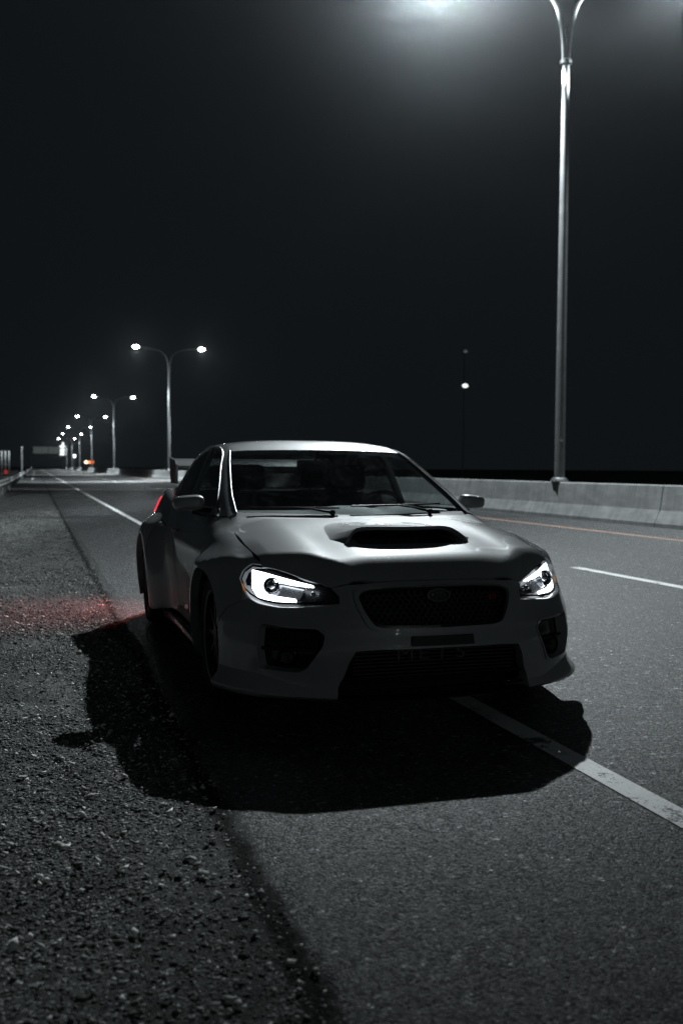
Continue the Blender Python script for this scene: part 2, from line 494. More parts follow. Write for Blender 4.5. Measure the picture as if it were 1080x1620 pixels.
# ------------------------------------------------------------------ street lamps on the barrier
# photometric curve of a full-cut-off road luminaire (vertical angle: intensity)
CURVE = [(0, 16), (15, 18), (28, 24), (36, 37), (43, 68), (47.5, 100), (49.5, 92), (51.5, 62), (53, 38), (54.5, 20), (57, 10), (60, 6), (66, 3.5), (75, 2), (80, 1.6), (90, 1), (100, 0), (180, 0)]
GLARE = [(0, 25), (20, 30), (35, 52), (45, 80), (52, 100), (56, 100), (57.4, 88), (58.5, 58), (59.3, 38), (60, 25), (61, 20), (62.4, 75), (63.3, 560), (64.5, 560), (65.4, 75), (67, 14), (70, 8), (76, 4), (83, 4), (87, 45), (97, 45), (101, 0), (180, 0)]  # peaks added for glow towards the camera and for lit arms
OUTER = [(0, 16), (30, 20), (45, 26), (55, 16), (60, 4), (64, .5), (68, .2), (71, .2), (72.5, .2), (73.5, 30), (75.5, 130), (78, 90), (80, 20), (84, 2), (90, 1), (97, 2), (101, 40), (112, 40), (116, 0), (180, 0)]  # peaks added for the right-hand glow and the arms; spill onto the car cut
def ies(name, curve, scale):
    t = bpy.data.texts.new(name)
    t.from_string("IESNA:LM-63-2002\nTILT=NONE\n1 1000 1 %d 1 1 2 0 0 0\n1 1 0\n%s\n0\n%s\n" % (
        len(curve), " ".join(str(a) for a, _ in curve), " ".join(str(round(c * scale, 4)) for _, c in curve)))
    return t
REAR = [c for c in CURVE if c[0] <= 60] + [(66, 2.5), (72, 3), (77, 3.6), (82, 3.6), (86, 2), (90, 1), (100, 0), (180, 0)]  # raised at high angles to brighten the front of the car
IES_REAR = ies("rear_luminaire_curve", REAR, IES_SCALE)
IES_OUTER = ies("outer_luminaire_curve", OUTER, IES_SCALE)
IES, IES_GLARE = ies("luminaire_curve", CURVE, IES_SCALE), ies("added_glow_luminaire_curve", GLARE, IES_NEAR)
def make_lamp():
    root = empty("street_lamp")
    bm = bmesh.new(); add_box(bm, (-.17, -.24, 0), (.17, .24, .035), bevel=.008)
    add_lathe(bm, [(.20, .035), (.19, .07), (.155, .11)], 24); bp = bm_obj("base_plate", bm, M['steel'], root, True)
    for sx in (-.12, .12):
        for sy in (-.19, .19):
            bm = bmesh.new(); add_lathe(bm, [(.0001, .035), (.022, .035), (.022, .065), (.0001, .065)], 6, Matrix.Translation((sx, sy, 0)))
            bm_obj("bolt", bm, M['steel_dark'], bp)
    bm = bmesh.new(); add_lathe(bm, [(.122, .03), (.114, 2.5), (.102, 6.0), (.084, 9.73)], 16); bm_obj("pole", bm, M['steel'], root, True)
    bm = bmesh.new(); add_box(bm, (-.045, -.155, .78), (.045, -.125, .98), bevel=.006); bm_obj("hand_hole_cover", bm, M['steel'], root)
    bm = bmesh.new(); add_lathe(bm, [(.10, 9.66), (.135, 9.68), (.135, 9.76), (.10, 9.79)], 20); bm_obj("collar", bm, M['steel_dark'], root, True)
    for sgn in (-1, 1):
        pts = cr([(sgn * .045, 0, 9.70), (sgn * .075, 0, 10.25), (sgn * .15, 0, 10.7), (sgn * .30, 0, 11.1), (sgn * .70, 0, 11.50), (sgn * 1.4, 0, 11.76), (sgn * 2.72, 0, 11.90)], 7)
        bm = bmesh.new(); add_tube(bm, pts, [.055 - .015 * i / len(pts) for i in range(len(pts))], 10)
        arm = bm_obj("arm", bm, M['steel'], root, True)
        # cobra-head luminaire
        bm = bmesh.new()
        st = [(2.55, .035, .035, 0), (2.66, .075, .05, 0), (2.80, .145, .075, .01), (3.00, .165, .09, .015), (3.18, .14, .075, .01), (3.28, .07, .04, 0)]
        rings = []
        for sx, wy, hz, dz in st:
            rings.append([bm.verts.new((sgn * sx, wy * math.cos(t), 11.92 + dz + (hz if math.sin(t) > 0 else hz * .35) * math.sin(t))) for t in [2 * math.pi * k / 16 for k in range(16)]])
        for a, b in zip(rings, rings[1:]):
            for k in range(16): bm.faces.new((a[k], a[(k + 1) % 16], b[(k + 1) % 16], b[k]))
        bm.faces.new(rings[0]); bm.faces.new(rings[-1])
        lum = bm_obj("luminaire", bm, M['steel'], root, True)
        bm = bmesh.new()
        bmesh.ops.create_uvsphere(bm, u_segments=16, v_segments=8, radius=1, matrix=Matrix.Translation((sgn * 3.0, 0, 11.895)) @ Matrix.Diagonal((.31, .20, .16, 1)))
        bm_obj("lens", bm, M['lamp_lens'], lum, True)
        ld = bpy.data.lights.new("lamp_light", 'POINT')
        ld.energy = LAMP_POWER; ld.color = (.88, .97, 1.0); ld.shadow_soft_size = .12
        ld.use_nodes = True; ln = ld.node_tree
        ie = ln.nodes.new("ShaderNodeTexIES"); ie.mode = 'INTERNAL'; ie.ies = IES; ie.inputs["Strength"].default_value = 1.0
        ln.links.new(ie.outputs[0], ln.nodes["Emission"].inputs["Strength"])
        lo = bpy.data.objects.new("lamp_light", ld); link(lo, lum); lo.location = (sgn * 3.0, 0, 11.70); lo.rotation_euler = (0, R(12) if sgn < 0 else -R(26), 0)
    return root
def copy_tree(o, parent=None):
    c = o.copy(); COL.objects.link(c)
    if parent: c.parent = parent
    for ch in list(o.children): copy_tree(ch, c)
    return c
ZP = ZB + .812
lamp = make_lamp()
lamp_labels = ["tallest, nearest double-arm street lamp whose pole rises out of the top of the picture",
               "double-arm street lamp seen whole, second nearest, beside the rear wing of the car",
               "third double-arm street lamp along the barrier, left of the whole one",
               "fourth street lamp along the barrier counting from the nearest",
               "fifth street lamp along the barrier, small and far",
               "sixth street lamp along the barrier, next to the white lit sign board",
               "farthest street lamp of the row, at the vanishing end of the barrier"]
lamp_y = [20.96, 92.7, 160.4, 225, 286, 346, 405]
lamps = [lamp] + [copy_tree(lamp) for _ in lamp_y[1:]]
for i, (o, y) in enumerate(zip(lamps, lamp_y)):
    o.location = (BAR, y, ZP)
    if i: o.scale = (1, 1, .945)
    else: o.rotation_euler.z = R(-18)
    tag(o, lamp_labels[i], "street lamp", "double street lamps along the median barrier")
for ch in lamp.children_recursive:                     # nearest lamp gets curves with added peaks for glow towards the camera
    if ch.type == 'LIGHT':
        ch.data = ch.data.copy()
        if ch.location.x > 0: ch.data.energy = LAMP_POWER * .35
        next(n_ for n_ in ch.data.node_tree.nodes if n_.type == 'TEX_IES').ies = IES_GLARE if ch.location.x < 0 else IES_OUTER
back = copy_tree(lamps[1]); back.location = (BAR, -51, ZP)
tag(back, "double-arm street lamp on the barrier behind the viewer", "street lamp", "double street lamps along the median barrier")
for ch in back.children_recursive:
    if ch.type == 'LIGHT':
        ch.data = ch.data.copy()
        next(n_ for n_ in ch.data.node_tree.nodes if n_.type == 'TEX_IES').ies = IES_REAR
back2 = copy_tree(lamps[1]); back2.location = (BAR, -124, ZP)
tag(back2, "double-arm street lamp on the barrier farther behind the viewer", "street lamp", "double street lamps along the median barrier")

# ------------------------------------------------------------------ the car
# car axes while shaping: x forward (nose at 0), y to the car's left, z up (ground at CZ)
CX, CZ = 2.3, .076
def ss(a,b,t):
    t=np.clip((t-a)/(b-a),0,1); return t*t*(3-2*t)
def smax(a,b,k):
    h=np.clip(.5+.5*(a-b)/k,0,1); return b+(a-b)*h+k*h*(1-h)
def smin(a,b,k): return -smax(-a,-b,k)
def cub(xs,ys):
    # monotone-ish catmull spline sampled to a fine table
    xs=np.array(xs,float);ys=np.array(ys,float);m=np.gradient(ys,xs)
    X=np.linspace(xs[0],xs[-1],800);i=np.clip(np.searchsorted(xs,X,side='right')-1,0,len(xs)-2)
    h=xs[i+1]-xs[i];t=(X-xs[i])/h
    Y=(2*t**3-3*t**2+1)*ys[i]+(t**3-2*t**2+t)*h*m[i]+(-2*t**3+3*t**2)*ys[i+1]+(t**3-t**2)*h*m[i+1]
    return lambda q:np.interp(q,X,Y)
ZC=cub([-4.7,-4.4,-4.0,-3.5,-3.0,-2.0,-1.6,-1.35,-1.1,-.8,-.5,-.35,-.235,-.18,-.11,-.04,0.05],
       [1.06,1.10,1.11,1.07,1.04,1.01,1.01,1.003,.985,.950,.900,.869,.834,.799,.739,.68,.60])
PF=cub([0,.15,.3,.45,.55,.65,.75,.82,.88,.93,.97,1.05],
       [-.030,-.036,-.055,-.093,-.135,-.195,-.275,-.355,-.45,-.57,-.75,-1.3])
ZR=cub([-4.2,-3.8,-3.4,-3.0,-2.7,-2.4,-2.2,-2.0,-1.6],[1.30,1.39,1.43,1.462,1.470,1.460,1.437,1.40,1.30])
YB=cub([.1,.3,.5,.7,.8,.9,1.0,1.1,1.3],[.84,.865,.885,.893,.888,.860,.815,.77,.68])
XA,XB,ZW=-.93,-3.58,.403
def body(x,y,z):
    a=np.abs(y)
    bulge=.013*(1-ss(.26,.48,a))*ss(-.14,-.34,x)*(1-ss(-.55,-.95,x))
    crease=.072*ss(.50,1.0,a)*ss(-.2,-.5,x)*(1-ss(-1.2,-1.5,x))
    crease=crease+.022*ss(-.88,-.6,x)*ss(.70,.82,a)
    top=z-(ZC(x)+bulge-crease-.004*(a/.75)**2)
    rf=np.hypot(x-XA,z-ZW);rr=np.hypot(x-XB,z-ZW)
    fl=.085*ss(.66,.37,rf)*ss(.89,.76,z)+.120*ss(.72,.38,rr)*ss(.98,.84,z)
    taper=.09*ss(-3.9,-4.65,x)
    side=a-(YB(z)+fl-taper-.025*ss(-1.6,-2.2,x)*ss(-3.2,-2.6,x)*ss(.7,.5,z))
    lean=np.clip(z-.55,0,1)*(.25+.45*ss(.3,.6,a))-.02*ss(.55,.45,z)*ss(.30,.45,z)
    front=(x-PF(a)+lean)*.9
    rear=-x-(4.55-.22*(a/.85)**3-.25*np.clip(z-.7,0,1)**2)
    b=smax(top,side,.06);b=smax(b,front,.045);b=smax(b,rear,.08)
    return smax(b,.19-z,.03)
def cabin(x,y,z):
    a=np.abs(y)
    ws=(x+1.25+.1*a*a)*.398+(z-1.0)*.917
    roof=z-(ZR(x)-.045*(a/.62)**3)
    side=(a-(.79-.40*(z-1.0)-.05*ss(-2.6,-4.0,x)-.02*ss(-1.7,-1.2,x)))*.93
    rw=-(x+3.95-.08*a*a)*.50+(z-1.12)*.866
    c=smax(ws,roof,.05);c=smax(c,rw,.08);c=smax(c,side,.07);c=smax(c,.93-z,.03)
    return c
def g(x,y,z): return smin(body(x,y,z),cabin(x,y,z),.02)
def grad(p,f=g,e=1e-3):
    x,y,z=p[:,0],p[:,1],p[:,2]
    n=np.stack([f(x+e,y,z)-f(x-e,y,z),f(x,y+e,z)-f(x,y-e,z),f(x,y,z+e)-f(x,y,z-e)],1)
    return n/np.maximum(np.linalg.norm(n,axis=1,keepdims=True),1e-9)
def cast(o,d,t0,t1,f=g,n=160):
    # first root going from t0 to t1
    N=len(o);ts=np.linspace(t0,t1,n)
    best=np.full(N,np.nan);lo=np.full(N,t0,float);hi=np.full(N,t1,float);done=np.zeros(N,bool)
    for k in range(1,n):
        p=o+d*ts[k];v=f(p[:,0],p[:,1],p[:,2])
        hit=(v<=0)&~done
        lo[hit]=ts[k-1];hi[hit]=ts[k];done|=hit
        if done.all():break
    for _ in range(30):
        m=(lo+hi)/2;p=o+d*m[:,None];v=f(p[:,0],p[:,1],p[:,2]);ins=v<=0
        hi=np.where(ins,m,hi);lo=np.where(ins,lo,m)
    return o+d*((lo+hi)/2)[:,None],done

def T(p):
    p = np.atleast_2d(np.asarray(p, float)); return p + np.array([CX, 0, -CZ])
def t1(x, y, z): return (x + CX, y, z - CZ)

car = empty("parked_car", (1.777, 4.175 + CX, 0), R(-90))
tag(car, "grey widebody sports sedan with lit headlights parked over the white edge line", "car")

class Mode:
    def __init__(s, kind, xc=-1.0, sg=1): s.k, s.xc, s.sg = kind, xc, sg
    def uv(s, P):
        P = np.asarray(P, float)
        if s.k == 'V': return np.stack([np.arctan2(P[:, 1], s.sg * (P[:, 0] - s.xc)) * .9, P[:, 2]], 1)
        if s.k == 'T': return P[:, :2].copy()
        a = np.arctan2(P[:, 2] - .55, P[:, 1]); a = np.where(a < -np.pi / 2, a + 2 * np.pi, a)
        return np.stack([P[:, 0], a * .85], 1)
    def xyz(s, U, f=None):
        f = f or g
        n = len(U); z0 = np.zeros(n)
        if s.k == 'V':
            a = U[:, 0] / .9; o = np.stack([z0 + s.xc, z0, U[:, 1]], 1); d = np.stack([s.sg * np.cos(a), np.sin(a), z0], 1); r = (2.0, .05)
        elif s.k == 'T':
            o = np.stack([U[:, 0], U[:, 1], z0], 1); d = np.stack([z0, z0, z0 + 1], 1); r = (1.7, .1)
        else:
            a = U[:, 1] / .85; o = np.stack([U[:, 0], z0, z0 + .55], 1); d = np.stack([z0, np.cos(a), np.sin(a)], 1); r = (1.5, .05)
        p, ok = cast(o, d, r[0], r[1], f, 130)
        return p
FR, TOP, SIDE, BACK = Mode('V'), Mode('T'), Mode('L'), Mode('V', -3.6, -1)

def inside(pts, loops):
    c = np.zeros(len(pts), bool)
    for L in loops:
        x0, y0 = L[:, 0], L[:, 1]; x1, y1 = np.roll(x0, -1), np.roll(y0, -1)
        for k in range(len(L)):
            if y0[k] == y1[k]: continue
            cond = (y0[k] > pts[:, 1]) != (y1[k] > pts[:, 1])
            c ^= cond & (pts[:, 0] < (x1[k] - x0[k]) * (pts[:, 1] - y0[k]) / (y1[k] - y0[k]) + x0[k])
    return c
def rp(pts, r=.03, n=4):
    """round the corners of a closed loop"""
    P = [np.array(p, float) for p in pts]; out = []
    for i in range(len(P)):
        a, b, c = P[i - 1], P[i], P[(i + 1) % len(P)]
        da, dc = np.linalg.norm(a - b), np.linalg.norm(c - b)
        pa = b + (a - b) * min(r, da * .45) / da; pc = b + (c - b) * min(r, dc * .45) / dc
        for k in range(n + 1):
            t = k / n; out.append(pa * (1 - t) ** 2 + b * 2 * t * (1 - t) + pc * t * t)
    return out
def sym(half): return list(half) + [(p[0], -p[1], p[2]) for p in half[::-1] if abs(p[1]) > 1e-6]
def flip(pts): return [(p[0], -p[1], p[2]) for p in pts]
def sgl(pts, sg): return list(pts) if sg > 0 else flip(pts)

def panel(name, loops, mode, mat, parent, res=.022, lip=.016, depth=0.0, f=None, liplist=None):
    U = []
    for L in loops:
        u = mode.uv(np.array([list(p) for p in L], float)); d = []
        for k in range(len(u)):
            a, b = u[k], u[(k + 1) % len(u)]
            m = max(1, int(np.ceil(np.linalg.norm(b - a) / (res * .8))))
            d += [a + (b - a) * t / m for t in range(m)]
        d = np.array(d); keep = np.linalg.norm(d - np.roll(d, 1, 0), axis=1) > 1e-5
        U.append(d[keep])
    lo, hi = U[0].min(0), U[0].max(0)
    gx, gy = np.meshgrid(np.arange(lo[0] + res / 2, hi[0], res), np.arange(lo[1] + res / 2, hi[1], res))
    gx = gx + (np.arange(gx.shape[0]) % 2)[:, None] * res * .5
    G = np.stack([gx.ravel(), gy.ravel()], 1)
    G = G[inside(G, U)]
    B = np.concatenate(U)
    if len(G):
        dm = np.full(len(G), 9.0)
        for b in B: dm = np.minimum(dm, ((G - b) ** 2).sum(1))
        G = G[dm > (res * .55) ** 2]
    edges = []; o = 0
    for u in U:
        edges += [(o + k, o + (k + 1) % len(u)) for k in range(len(u))]; o += len(u)
    allp = np.concatenate([B, G]) if len(G) else B
    vc, ec, fc, *_ = delaunay_2d_cdt([Vector(p) for p in allp], edges, [], 0, 1e-6)
    vc = np.array([list(v) for v in vc]); fc = np.array([list(t) for t in fc if len(t) == 3])
    fc = fc[inside(vc[fc].mean(1), U)]
    used = np.unique(fc); rm = np.full(len(vc), -1); rm[used] = np.arange(len(used)); vc = vc[used]; fc = rm[fc]
    P = mode.xyz(vc, f); N = grad(P, f or g)
    P = P - N * depth
    fn = np.cross(P[fc[:, 1]] - P[fc[:, 0]], P[fc[:, 2]] - P[fc[:, 0]])
    fl = (fn * N[fc].mean(1)).sum(1) < 0
    fc[fl] = fc[fl][:, ::-1]
    F = [tuple(t) for t in fc]
    nv = len(P); allV = P; allN = N
    if lip:
        cnt = {}
        for t in F:
            for k in range(3):
                cnt[(t[k], t[(k + 1) % 3])] = 1
        bd = [e for e in cnt if (e[1], e[0]) not in cnt]
        bv = sorted({i for e in bd for i in e}); mp = {b: nv + k for k, b in enumerate(bv)}
        mp2 = {b: nv + len(bv) + k for k, b in enumerate(bv)}
        inn = P[bv] - N[bv] * lip
        allV = np.concatenate([P, P[bv], inn])
        cen = {b: np.zeros(3) for b in bv}
        for a, b in bd:
            e = P[b] - P[a]; q = np.cross(e, N[a]); q /= max(np.linalg.norm(q), 1e-9); cen[a] = cen[a] + q; cen[b] = cen[b] + q
        ln = np.array([cen[b] / max(np.linalg.norm(cen[b]), 1e-9) for b in bv])
        allN = np.concatenate([N, ln, ln])
        for a, b in bd: F.append((mp[b], mp[a], mp2[a], mp2[b]))
    me = bpy.data.meshes.new(name)
    me.from_pydata(T(allV).tolist(), [], [tuple(int(i) for i in t) for t in F])
    me.materials.append(mat); me.shade_smooth(); me.update()
    me.normals_split_custom_set_from_vertices([tuple(v) for v in allN])
    return link(bpy.data.objects.new(name, me), parent)

def arc(xa, a0, a1, y=.93, r=.352, n=16):
    return [(xa + r * math.cos(R(a0 + (a1 - a0) * k / n)), y, ZW + r * math.sin(R(a0 + (a1 - a0) * k / n))) for k in range(n + 1)]

# outlines shared by neighbouring panels (left side, y > 0)
HL_BOT = [(-.150, .452, .648), (-.205, .530, .642), (-.255, .620, .634), (-.300, .705, .630), (-.378, .785, .641), (-.432, .826, .662)]
HL_OUT = [(-.485, .845, .705), (-.525, .853, .748), (-.528, .838, .785), (-.508, .795, .819)]
HL_TOP = [(-.450, .748, .814), (-.370, .662, .790), (-.300, .585, .766), (-.238, .518, .742), (-.200, .487, .722), (-.172, .466, .690)]
GAP = [(-.60, .762, .86), (-.77, .772, .89), (-1.0, .772, .93), (-1.30, .738, .99)]

# --- hood with a hole under the scoop
BTOP = [(-.196, .482, .722), (-.150, .42, .742), (-.112, .30, .751), (-.096, .15, .754), (-.086, 0, .754)]
hf = FR.xyz(FR.uv(np.array([(p[0], p[1], p[2] + .006) for p in BTOP[::-1]]))); hf[0, 1] = 0
half = [tuple(p) for p in hf] + [(-.238, .518, .75)] + [(-.300, .586, .77), (-.372, .664, .795), (-.452, .750, .818)] + GAP + [(-1.315, .715, .99), (-1.26, .5, 1.0), (-1.215, .25, 1.0), (-1.20, 0, 1.0)]
scoop_hole = rp([(-.455, .265, .9), (-.90, .265, .9), (-.90, -.265, .9), (-.455, -.265, .9)], .03)
hood = panel("hood", [sym(half), scoop_hole], TOP, M['paint'], car, .020, .02)

# --- front bumper
bot = [(-.05, 0, .460), (-.07, .30, .458), (-.08, .395, .452), (-.085, .425, .40), (-.09, .45, .335), (-.10, .468, .300), (-.115, .475, .262), (-.20, .63, .262), (-.31, .77, .262), (-.42, .845, .262), (-.60, .92, .27)]
up = arc(XA, -20, 19, .93, .352, 6) + [(-.535, .905, .60), (-.455, .845, .648)]
half = bot + up + HL_BOT[::-1] + [(-.160, .455, .690), (-.196, .482, .722), (-.150, .42, .742), (-.112, .30, .751), (-.096, .15, .754), (-.086, 0, .754)]
grille_half = [(-.09, 0, .735), (-.09, .2, .735), (-.11, .330, .728), (-.12, .380, .700), (-.09, .355, .628), (-.06, .317, .562), (-.04, .27, .552), (-.03, 0, .550)]
fog = rp([(-.125, .528, .518), (-.145, .560, .548), (-.22, .68, .546), (-.305, .778, .556), (-.318, .792, .535), (-.315, .795, .43), (-.31, .785, .352), (-.19, .64, .345), (-.16, .605, .365), (-.12, .54, .468)], .012, 3)
intake_half = [(-.05, 0, .455), (-.07, .30, .455), (-.08, .395, .452), (-.085, .425, .40), (-.09, .45, .335), (-.09, .455, .300), (-.04, 0, .300)]
bumper = panel("front_bumper", [sym(half), rp(sym(grille_half), .025, 3), fog, flip(fog)], FR, M['paint'], car, .019, .05)

# --- grille: ring, honeycomb, emblem, badge
ring_out = rp(sym(grille_half), .025, 3)
cgr = np.array([-.08, 0, .645])
ring_in = [tuple(cgr + (np.array(p) - cgr) * np.array([1, .955, .86])) for p in ring_out]
grille = panel("grille", [ring_out, ring_in], FR, M['gloss_black'], car, .015, .03, .010)
bm = bmesh.new()
hx, hz = .030, .026
poly = FR.uv(np.array([list(p) for p in ring_out]))
for r_ in range(12):
    for c_ in range(-16, 17):
        y = c_ * hx + (hx / 2 if r_ % 2 else 0); z = .545 + r_ * hz * .75
        xg = float(PF(np.array(abs(y)))) - .035 - max(0, z - .55) * .28
        if not inside(FR.uv(np.array([[xg, y, z]])), [poly])[0]: continue
        o_, i_, k_ = [], [], []
        for k in range(6):
            a = math.pi / 6 + k * math.pi / 3
            for rr, lst, dx in ((.0175, o_, 0), (.0135, i_, 0), (.0135, k_, -.018)):
                lst.append(bm.verts.new(t1(xg + dx, y + rr * math.cos(a), z + rr * .9 * math.sin(a))))
        for k in range(6):
            j = (k + 1) % 6
            bm.faces.new((o_[k], o_[j], i_[j], i_[k])); bm.faces.new((i_[k], i_[j], k_[j], k_[k]))
bm_obj("honeycomb_mesh", bm, M['mesh_black'], grille)
panel("backing", [ring_out], FR, M['under'], grille, .03, 0, .075)
bm = bmesh.new()
E_ = Matrix.Translation(t1(-.083, 0, .692)) @ Matrix.Rotation(R(82), 4, 'Y') @ Matrix.Diagonal((.030, .058, .012, 1))
add_lathe(bm, [(.0001, .2), (.84, .2), (.84, -.3), (.0001, -.3)], 32, E_)
emb = bm_obj("emblem", bm, M['gloss_black'], grille, True)
bm = bmesh.new(); add_lathe(bm, [(.84, -.2), (.86, 1), (1.0, 1), (1.02, -.2)], 36, E_)
for py, pz, sz in ((-.5, .12, .30), (-.12, .38, .13), (.22, .30, .13), (.5, .1, .13), (.16, -.25, .13), (-.15, -.3, .13)):
    vs = []
    for k in range(12):
        rr = sz * (1 if k % 2 == 0 else .42); a = k * math.pi / 6
        vs.append(bm.verts.new(E_ @ Vector((-(pz + rr * math.sin(a) * 1.6), py + rr * math.cos(a) * .8, .55))))
    bm.faces.new(vs)
bm_obj("ring_and_stars", bm, M['chrome_dim'], emb, True)

def text_mesh(name, body, size, mat, parent, Mx, extrude=.002, bevel=0, spacing=1.0, xs=1.0):
    cu = bpy.data.curves.new(name, 'FONT'); cu.body = body; cu.size = size; cu.extrude = extrude; cu.align_x = 'CENTER'; cu.align_y = 'CENTER'
    cu.space_character = spacing; cu.offset = bevel
    ob = bpy.data.objects.new(name, cu); COL.objects.link(ob)
    bpy.context.view_layer.update()
    me = bpy.data.meshes.new_from_object(ob.evaluated_get(bpy.context.evaluated_depsgraph_get()))
    bpy.data.objects.remove(ob)
    me.transform(Matrix(Mx) @ Matrix.Diagonal((xs, 1, 1, 1))); me.materials.clear(); me.materials.append(mat)
    return link(bpy.data.objects.new(name, me), parent)
# text lies in a plane facing +x: text x -> car +y, text y -> z
FACE = Matrix(((0, 0, 1, 0), (1, 0, 0, 0), (0, 1, 0, 0), (0, 0, 0, 1)))
text_mesh("badge", "STI", .035, M['pink'], grille, Matrix.Translation(t1(-.105, .285, .672)) @ Matrix.Rotation(R(12), 4, 'Z') @ FACE)

cgo = np.array([-.08, 0, .645])
panel("grille_surround", [rp([tuple(cgo + (np.array(p) - cgo) * np.array([1, 1.075, 1.17])) for p in sym(grille_half)], .03, 3), ring_out], FR, M['paint'], grille, .012, .014, -.008)
# --- plate mount
plate = panel("plate_mount", [rp([(-.03, -.150, .514), (-.03, .150, .514), (-.03, .150, .470), (-.03, -.150, .470)], .006)], FR, M['black'], car, .02, .02, -.014)
# --- lower intake: black backing, intercooler with fins and lettering
duct = panel("intake_duct", [rp(sym([(-.08, 0, .47), (-.1, .44, .47), (-.1, .48, .28), (-.08, 0, .28)]), .02, 2)], FR, M['under'], car, .04, 0, .13)
bm = bmesh.new()
for k in range(9):
    z = .318 + .0165 * k
    add_box(bm, t1(-.150, -.40, z), t1(-.110, .40, z + .0045))
cooler = bm_obj("intercooler", bm, M['mesh_black'], car)
for k, ch in enumerate("METS"):
    text_mesh("letter", ch, .088, M['letter'], cooler, Matrix.Translation(t1(-.1075, -.150 + .092 * k, .418)) @ FACE, .0015, .0, 1.0, 1.35)
bm = bmesh.new()
for k in range(2):
    pts = [t1(float(PF(np.array(abs(y)))) - .035, y, .315 + .0 * k - .055 * k) for y in np.linspace(-.46, .46, 15)]
    add_tube(bm, pts, .007, 8)
bm_obj("lower_bar", bm, M['gloss_black'], duct, True)

# --- fog recesses
for sg in (1, -1):
    fr_o = rp([(p[0], p[1] + (.014 if p[1] > .68 else -.012), .45 + (p[2] - .45) * 1.12) for p in fog[::4]], .012, 3)
    bz = panel("fog_lamp_bezel", [sgl([(p[0], p[1] * 1.02 - .005, .45 + (p[2] - .45) * 1.06) for p in fog], sg)], FR, M['gloss_black'], car, .02, 0, .055)
    panel("bezel_rim", [sgl(fr_o, sg), sgl(fog, sg)], FR, M['paint'], bz, .010, .012, -.006)
    bm = bmesh.new()
    pts = [t1(float(PF(np.array(y))) - .030, sg * y, .447 - .03 * (y - .55)) for y in np.linspace(.55, .79, 8)]
    add_tube(bm, pts, .008, 8); bm_obj("slat", bm, M['black'], bz, True)
    bm = bmesh.new()
    Mx = Matrix.Translation(t1(-.245, sg * .675, .405)) @ Matrix.Rotation(R(sg * 22), 4, 'Z') @ Matrix.Rotation(R(90), 4, 'Y')
    add_lathe(bm, [(.0001, .012), (.028, .010), (.038, .0), (.046, .012), (.050, -.01)], 24, Mx); bm_obj("fog_lamp", bm, M['gloss_black'], bz, True)

# --- splitter: a black middle blade and two painted ends that flare out
def splitter(name, ya, yb, mat):
    V, F = [], []
    Y = np.linspace(ya, yb, 29)
    for y in Y:
        a = abs(y); x = float(PF(np.array(min(a, .93))))
        fl = float(ss(.55, .84, np.array(a)))
        e = .01; dx = float(PF(np.array(min(a + e, .95)))) - float(PF(np.array(max(a - e, 0))))
        nx_, ny_ = 2 * e, -dx * math.copysign(1, y); L_ = math.hypot(nx_, ny_); nx_, ny_ = nx_ / L_, ny_ / L_
        out = .010 + .036 * fl
        mid = a < .4749
        top = .240 if mid else .290 + .075 * fl
        for o_, z in ((-.03, top), (-.004, .238 if mid else .282 + .055 * fl), (out * .35, .236 if mid else .262 + .030 * fl), (out, .232 if mid else .248 + .012 * fl), (out + .004, .228 if mid else .236 + .004 * fl), (out - .01, .222), (-.14, .220)):
            V.append(t1(x + nx_ * o_, y + ny_ * o_, z))
    for i in range(len(Y) - 1):
        for k in range(6): F.append((i * 7 + k, (i + 1) * 7 + k, (i + 1) * 7 + k + 1, i * 7 + k + 1))
    F += [tuple(range(7)), tuple(range((len(Y) - 1) * 7, len(Y) * 7))[::-1]]
    return mesh(name, V, F, mat, car, True, 50)
splitter("splitter_blade", -.474, .474, M['gloss_black'])
splitter("splitter_end", .475, .93, M['paint']); splitter("splitter_end", -.93, -.475, M['paint'])

